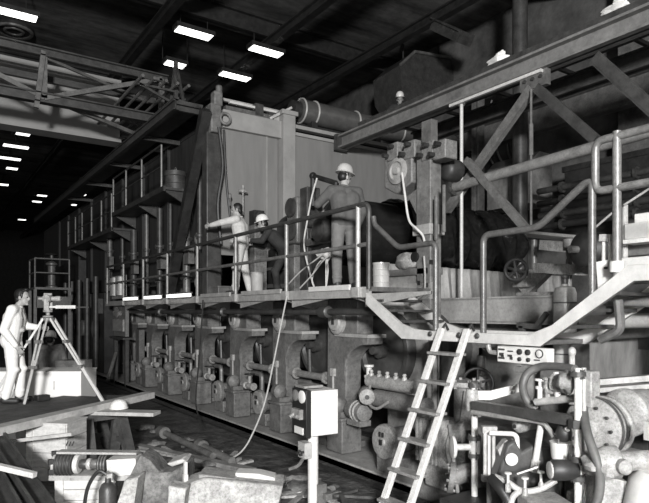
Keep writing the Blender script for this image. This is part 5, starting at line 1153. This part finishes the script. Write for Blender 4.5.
    for S in 'LR':
        bt = B(); a = g('a' + S); tw = g('toe').normalized()
        bt.cap(a + V((0, 0, .06)), a - V((0, 0, .03)) - tw * .02, .055, .052); bt.cap(a - V((0, 0, .035)) - tw * .02, a + tw * .16 - V((0, 0, .045)), .05, .043)
        bt.box(a + tw * .07 - V((0, 0, .08)), (.085, .085, .02)) if False else None
        remesh(bt, .01, 'boot', 'leather', t, 2)
    if hair:
        hr = B()
        if hat: hr.ell(h - f * .03 + up * .012, (.079, .078, .075), R); hr.ell(h + up * .08 - f * .01, (.078, .09, .05), R)
        else: hr.ell(h + up * .045 - f * .022, (.084, .1, .098), R); hr.ell(h - f * .055 - up * .02, (.068, .05, .075), R)
        if D.get('quiff'): hr.ell(h + up * .125 + f * .055, (.06, .05, .03), R)
        for s in (-1, 1): hr.ell(h + r * .07 * s + f * .012 + up * .03, (.015, .02, .045), R)
        remesh(hr, .008, 'hair', 'hair', t, 1)
    if hat:
        hb = h + up * .065
        def ring(k, rr, z): return hb + up * z
        mb = B(); n = 24; prof = [(1.0, 0), (1.0, .02), (.97, .06), (.86, .1), (.62, .135), (.3, .15), (.02, .154)]
        for k, z in prof: mb.v += [hb + r * .108 * k * math.cos(2 * math.pi * i / n) + f * .132 * k * math.sin(2 * math.pi * i / n) + up * z for i in range(n)]
        for j in range(len(prof) - 1): mb.f += [[j * n + i, j * n + (i + 1) % n, (j + 1) * n + (i + 1) % n, (j + 1) * n + i] for i in range(n)]
        mb.f += [list(reversed(range(n))), list(range((len(prof) - 1) * n, len(prof) * n))]
        o = mb.build('helmet', hat, None); o.parent = t
        mb = B()
        for k, z in ((1.0, .012), (1.14, .0), (1.14, .008), (1.0, .02)): mb.v += [hb + r * .108 * k * math.cos(2 * math.pi * i / n) + f * .132 * (k + (.22 * max(0, math.sin(2 * math.pi * i / n)) if k > 1 else 0)) * math.sin(2 * math.pi * i / n) + up * z for i in range(n)]
        for j in range(4): mb.f += [[j * n + i, j * n + (i + 1) % n, ((j + 1) % 4) * n + (i + 1) % n, ((j + 1) % 4) * n + i] for i in range(n)]
        b2 = mb.build('brim', hat, None); b2.parent = o; b2.location = V(b2['_b']) - V(o['_b']); 
        mb = B().bar(hb + up * .158 - f * .03, hb + up * .158 + f * .03, .02, .012) if False else None
    return t
STZ = SZ + .001
# surveyor
q = at(13, 403, z=.8)
person('person in white shirt and trousers bending slightly to look through the surveying instrument', (q.x, q.y, STZ), -YAW - math.radians(78), dict(
    pel=(0, -.03, .95), wai=(0, .0, 1.1), che=(0, .02, 1.3), nec=(0, .06, 1.49), hed=(0, .13, 1.62), face=(.1, 1, -.05), quiff=1,
    sL=(-.19, .04, 1.43), sR=(.19, .04, 1.43), eR=(.24, -.06, 1.13), hR=(.2, .1, .88), eL=(-.24, .1, 1.18), hL=(-.2, .34, 1.15),
    kL=(-.1, .08, .5), kR=(.1, .02, .5), aL=(-.11, .06, .09), aR=(.11, -.08, .09)), 'cloth_white', 'cloth_white')
# helmeted man on walkway
q = at(345, 283, X=5.2)
person('person in dark work shirt and shiny hard hat standing on the walkway with back turned', (q.x, q.y, DZ), math.radians(-14), dict(
    hed=(.01, .05, 1.62), nec=(0, .01, 1.48), face=(1, .35, -.15), sL=(-.2, .02, 1.42), sR=(.2, 0, 1.42),
    eL=(-.36, .16, 1.24), hL=(-.24, .4, 1.22), eR=(.28, .0, 1.14), hR=(.25, .16, .9), kL=(-.12, .02, .5), kR=(.12, .02, .5), aL=(-.13, -.02, .09), aR=(.13, -.02, .09)), 'cloth_grey', 'cloth_trouser', 'helmet_silver', size=1.04)
# man in pale overalls
q = at(241, 291, X=5.2)
person('person in pale overalls reaching one arm out to the left on the walkway', (q.x, q.y, DZ), math.radians(52), dict(
    pel=(0, .0, .96), che=(0, .02, 1.31), nec=(0, .04, 1.5), hed=(.0, .08, 1.645), face=(-.1, 1, -.15),
    sL=(-.2, .05, 1.44), sR=(.2, .02, 1.44), eL=(-.2, .33, 1.38), hL=(-.12, .57, 1.34), eR=(.34, -.04, 1.2), hR=(.22, .16, 1.1),
    kL=(-.12, .06, .5), kR=(.1, -.06, .5), aL=(-.12, .08, .09), aR=(.1, -.16, .09)), 'cloth_light', 'cloth_light', size=1.03)
# dark crouching man with white helmet behind
q = at(268, 300, X=6.0)
person('person in dark clothes and white hard hat bending at the machine behind the overalls man', (6.0, 10.55, DZ), math.radians(60), dict(
    pel=(0, -.15, .9), wai=(0, -.08, 1.05), che=(0, .08, 1.22), nec=(0, .2, 1.37), hed=(0, .28, 1.47), face=(.1, 1, -.25), sL=(-.19, .16, 1.32), sR=(.19, .16, 1.32),
    eL=(-.26, .3, 1.1), hL=(-.15, .52, 1.12), eR=(.27, .28, 1.08), hR=(.16, .5, 1.08), pL=(-.1, -.15, .88), pR=(.1, -.15, .88)), 'cloth_dark', 'cloth_dark', 'helmet_white')
# man on hood top
q = at(400, 100, Y=12.0)
person('person in dark clothes and white hard hat leaning forward on top of the hood', (q.x + .1, 12.2, 6.44), math.radians(150), dict(
    pel=(0, -.1, .93), wai=(0, -.05, 1.08), che=(0, .1, 1.24), nec=(0, .2, 1.39), hed=(0, .28, 1.5), face=(.25, 1, -.3), sL=(-.19, .16, 1.34), sR=(.19, .16, 1.34),
    eL=(-.3, .28, 1.12), hL=(-.2, .5, 1.05), eR=(.36, .22, 1.14), hR=(.34, .46, 1.06), pL=(-.1, -.1, .9), pR=(.1, -.1, .9)), 'cloth_dark', 'cloth_dark', 'helmet_white')
# coat man behind crate
q = at(50, 360, d=12.3)
person('person in dark coat and hard hat standing behind the white crate, back turned', (q.x, q.y, 0), -YAW + .3, dict(
    hed=(0, .06, 1.6), nec=(0, .02, 1.47), face=(.3, 1, -.2), eL=(-.27, .05, 1.17), hL=(-.2, .25, 1.05), eR=(.27, .05, 1.17), hR=(.2, .25, 1.05)), 'cloth_coat', 'cloth_coat', 'helmet_silver', coat=True)
# ================================================================ theodolite on tripod
hx = at(48, 316, d=9.25); hd = V((hx.x, hx.y, 0)); zt = 2.1
t = thing('surveying_instrument', 'pale surveying telescope on a wooden tripod in front of the surveyor', 'theodolite', (hd.x, hd.y, SZ))
feet = [at(103, 400, z=.83), at(24, 403, z=.83), at(-14, 404, z=.83)]
tp = V((hd.x, hd.y, zt))
feet[2] = V((.8, 10.2, .82)) 
for k, fpt in enumerate(feet):
    fpt = V((fpt.x, fpt.y, .81)); dr = (fpt - tp); sdv = dr.cross(V((0, 0, 1))).normalized()
    top = tp + V((dr.x, dr.y, 0)).normalized() * .07
    for s in (-1, 1): B().bar(top + sdv * .055 * s, top.lerp(fpt, .6) + sdv * .03 * s, .026, .03).build('leg_rail', 'pipe_light' if k else 'pipe_white', t)
    B().bar(top.lerp(fpt, .5), fpt, .034, .045).build('leg', 'pipe_light' if k else 'pipe_white', t)
    for kk in (.58, .28): B().bar(top.lerp(fpt, kk) - sdv * .06, top.lerp(fpt, kk) + sdv * .06, .06, .05, up=(0, 0, 1)).build('leg_clamp', 'cast_mid', t)
    B().tube(fpt + (top - fpt).normalized() * .06, fpt, .018, 8, .004).build('foot_spike', 'dark_steel', t)
B().lathe((hd.x, hd.y, zt - .06), (0, 0, 1), [(.05, 0), (.1, .03), (.1, .07), (.06, .08)], 18).build('tripod_head', 'cast_mid', t)
B().lathe((hd.x, hd.y, zt + .02), (0, 0, 1), [(.075, 0), (.08, .02), (.03, .03), (.03, .07), (.07, .08), (.07, .11), (.04, .12)], 18).build('levelling_base', 'cast_light', t)
w = V((RT[0], RT[1], 0)) * .98 + V((FW[0], FW[1], 0)) * .15
for s in (-1, 1): B().bar(V((hd.x, hd.y, zt + .13)) + V((FW[0], FW[1], 0)) * .06 * s, V((hd.x, hd.y, zt + .3)) + V((FW[0], FW[1], 0)) * .06 * s, .07, .03).build('standard', 'pipe_light', t)
cc = V((hd.x, hd.y, zt + .31))
B().lathe(cc - w * .14, w, [(.02, 0), (.022, .06), (.035, .07), (.035, .24), (.042, .26), (.042, .32), (.03, .33)], 16).build('telescope', 'pipe_light', t)
B().lathe(cc - V((FW[0], FW[1], 0)) * .075, V((FW[0], FW[1], 0)), [(.06, 0), (.065, .01), (.065, .13), (.06, .15)], 18).build('vertical_circle', 'cast_light', t)
B().tube(cc + V((0, 0, .07)) - w * .06, cc + V((0, 0, .07)) + w * .06, .018, 8).build('level_vial', 'pipe_light', t)
B().bar(cc + w * .12 + V((0, 0, -.13)), cc + w * .42 + V((0, 0, -.13)), .05, .05).bar(V((hd.x, hd.y, zt + .18)), cc + w * .14 + V((0, 0, -.13)), .03, .03).build('side_level', 'pipe_white', t)
B().tube(cc + w * .42 + V((0, 0, -.135)), cc + w * .62 + V((0, 0, -.135)), .012, 8).build('side_rod', 'dark_steel', t)
q = at(37, 400, z=.8); one('small_case', 'small dark case lying on the boards behind the front tripod leg', 'case', B().box((q.x + .05, q.y - .15, .85), (.2, .14, .09), rz=.3), 'dark_iron', None, .01)
# ================================================================ light, sky, camera
def lamp(name, kind, loc, aim, energy, size=1, spread=None):
    l = bpy.data.lights.new(name, kind); l.energy = energy
    if kind == 'AREA': l.shape = 'DISK'; l.size = size
    elif kind in ('POINT', 'SPOT'): l.shadow_soft_size = size
    o = bpy.data.objects.new(name, l); COL.objects.link(o); o.location = V(loc)
    o.rotation_euler = (V(aim) - V(loc)).to_track_quat('-Z', 'Y').to_euler(); return o
fl = V((RT[0], RT[1], 0)) * .35 - V((FW[0], FW[1], 0)) * .6 + V((0, 0, 2.32))
lamp('flash_lamp', 'POINT', fl, (5, 8, 2), 720, .08)
fl2 = V((RT[0], RT[1], 0)) * .5 - V((FW[0], FW[1], 0)) * 9 + V((0, 0, 5.0))
lamp('added_fill_lamp', 'AREA', fl2, (6, 9, 3), 11000, 1.6)  # added soft fill, unseen behind the camera, to lift the distant machinery
W = bpy.data.worlds.new('hall_air'); SC.world = W; W.use_nodes = True
W.node_tree.nodes['Background'].inputs['Color'].default_value = (1, .98, .95, 1); W.node_tree.nodes['Background'].inputs['Strength'].default_value = .06
cam = bpy.data.cameras.new('camera'); co = bpy.data.objects.new('camera', cam); COL.objects.link(co)
cam.sensor_fit = 'HORIZONTAL'; cam.sensor_width = 36; cam.lens = 36 * FPX / 649; cam.shift_y = (HY - 251.5) / 649; cam.clip_end = 200; cam.clip_start = .05
co.location = (0, 0, CAMZ); co.rotation_euler = (math.pi / 2, 0, -YAW); SC.camera = co
vs = SC.view_settings; vs.view_transform = 'Standard'; vs.look = 'None'; vs.exposure = -1.25; vs.gamma = 1; vs.use_curve_mapping = False
for o in COL.objects:
    if '_b' in o: del o['_b']
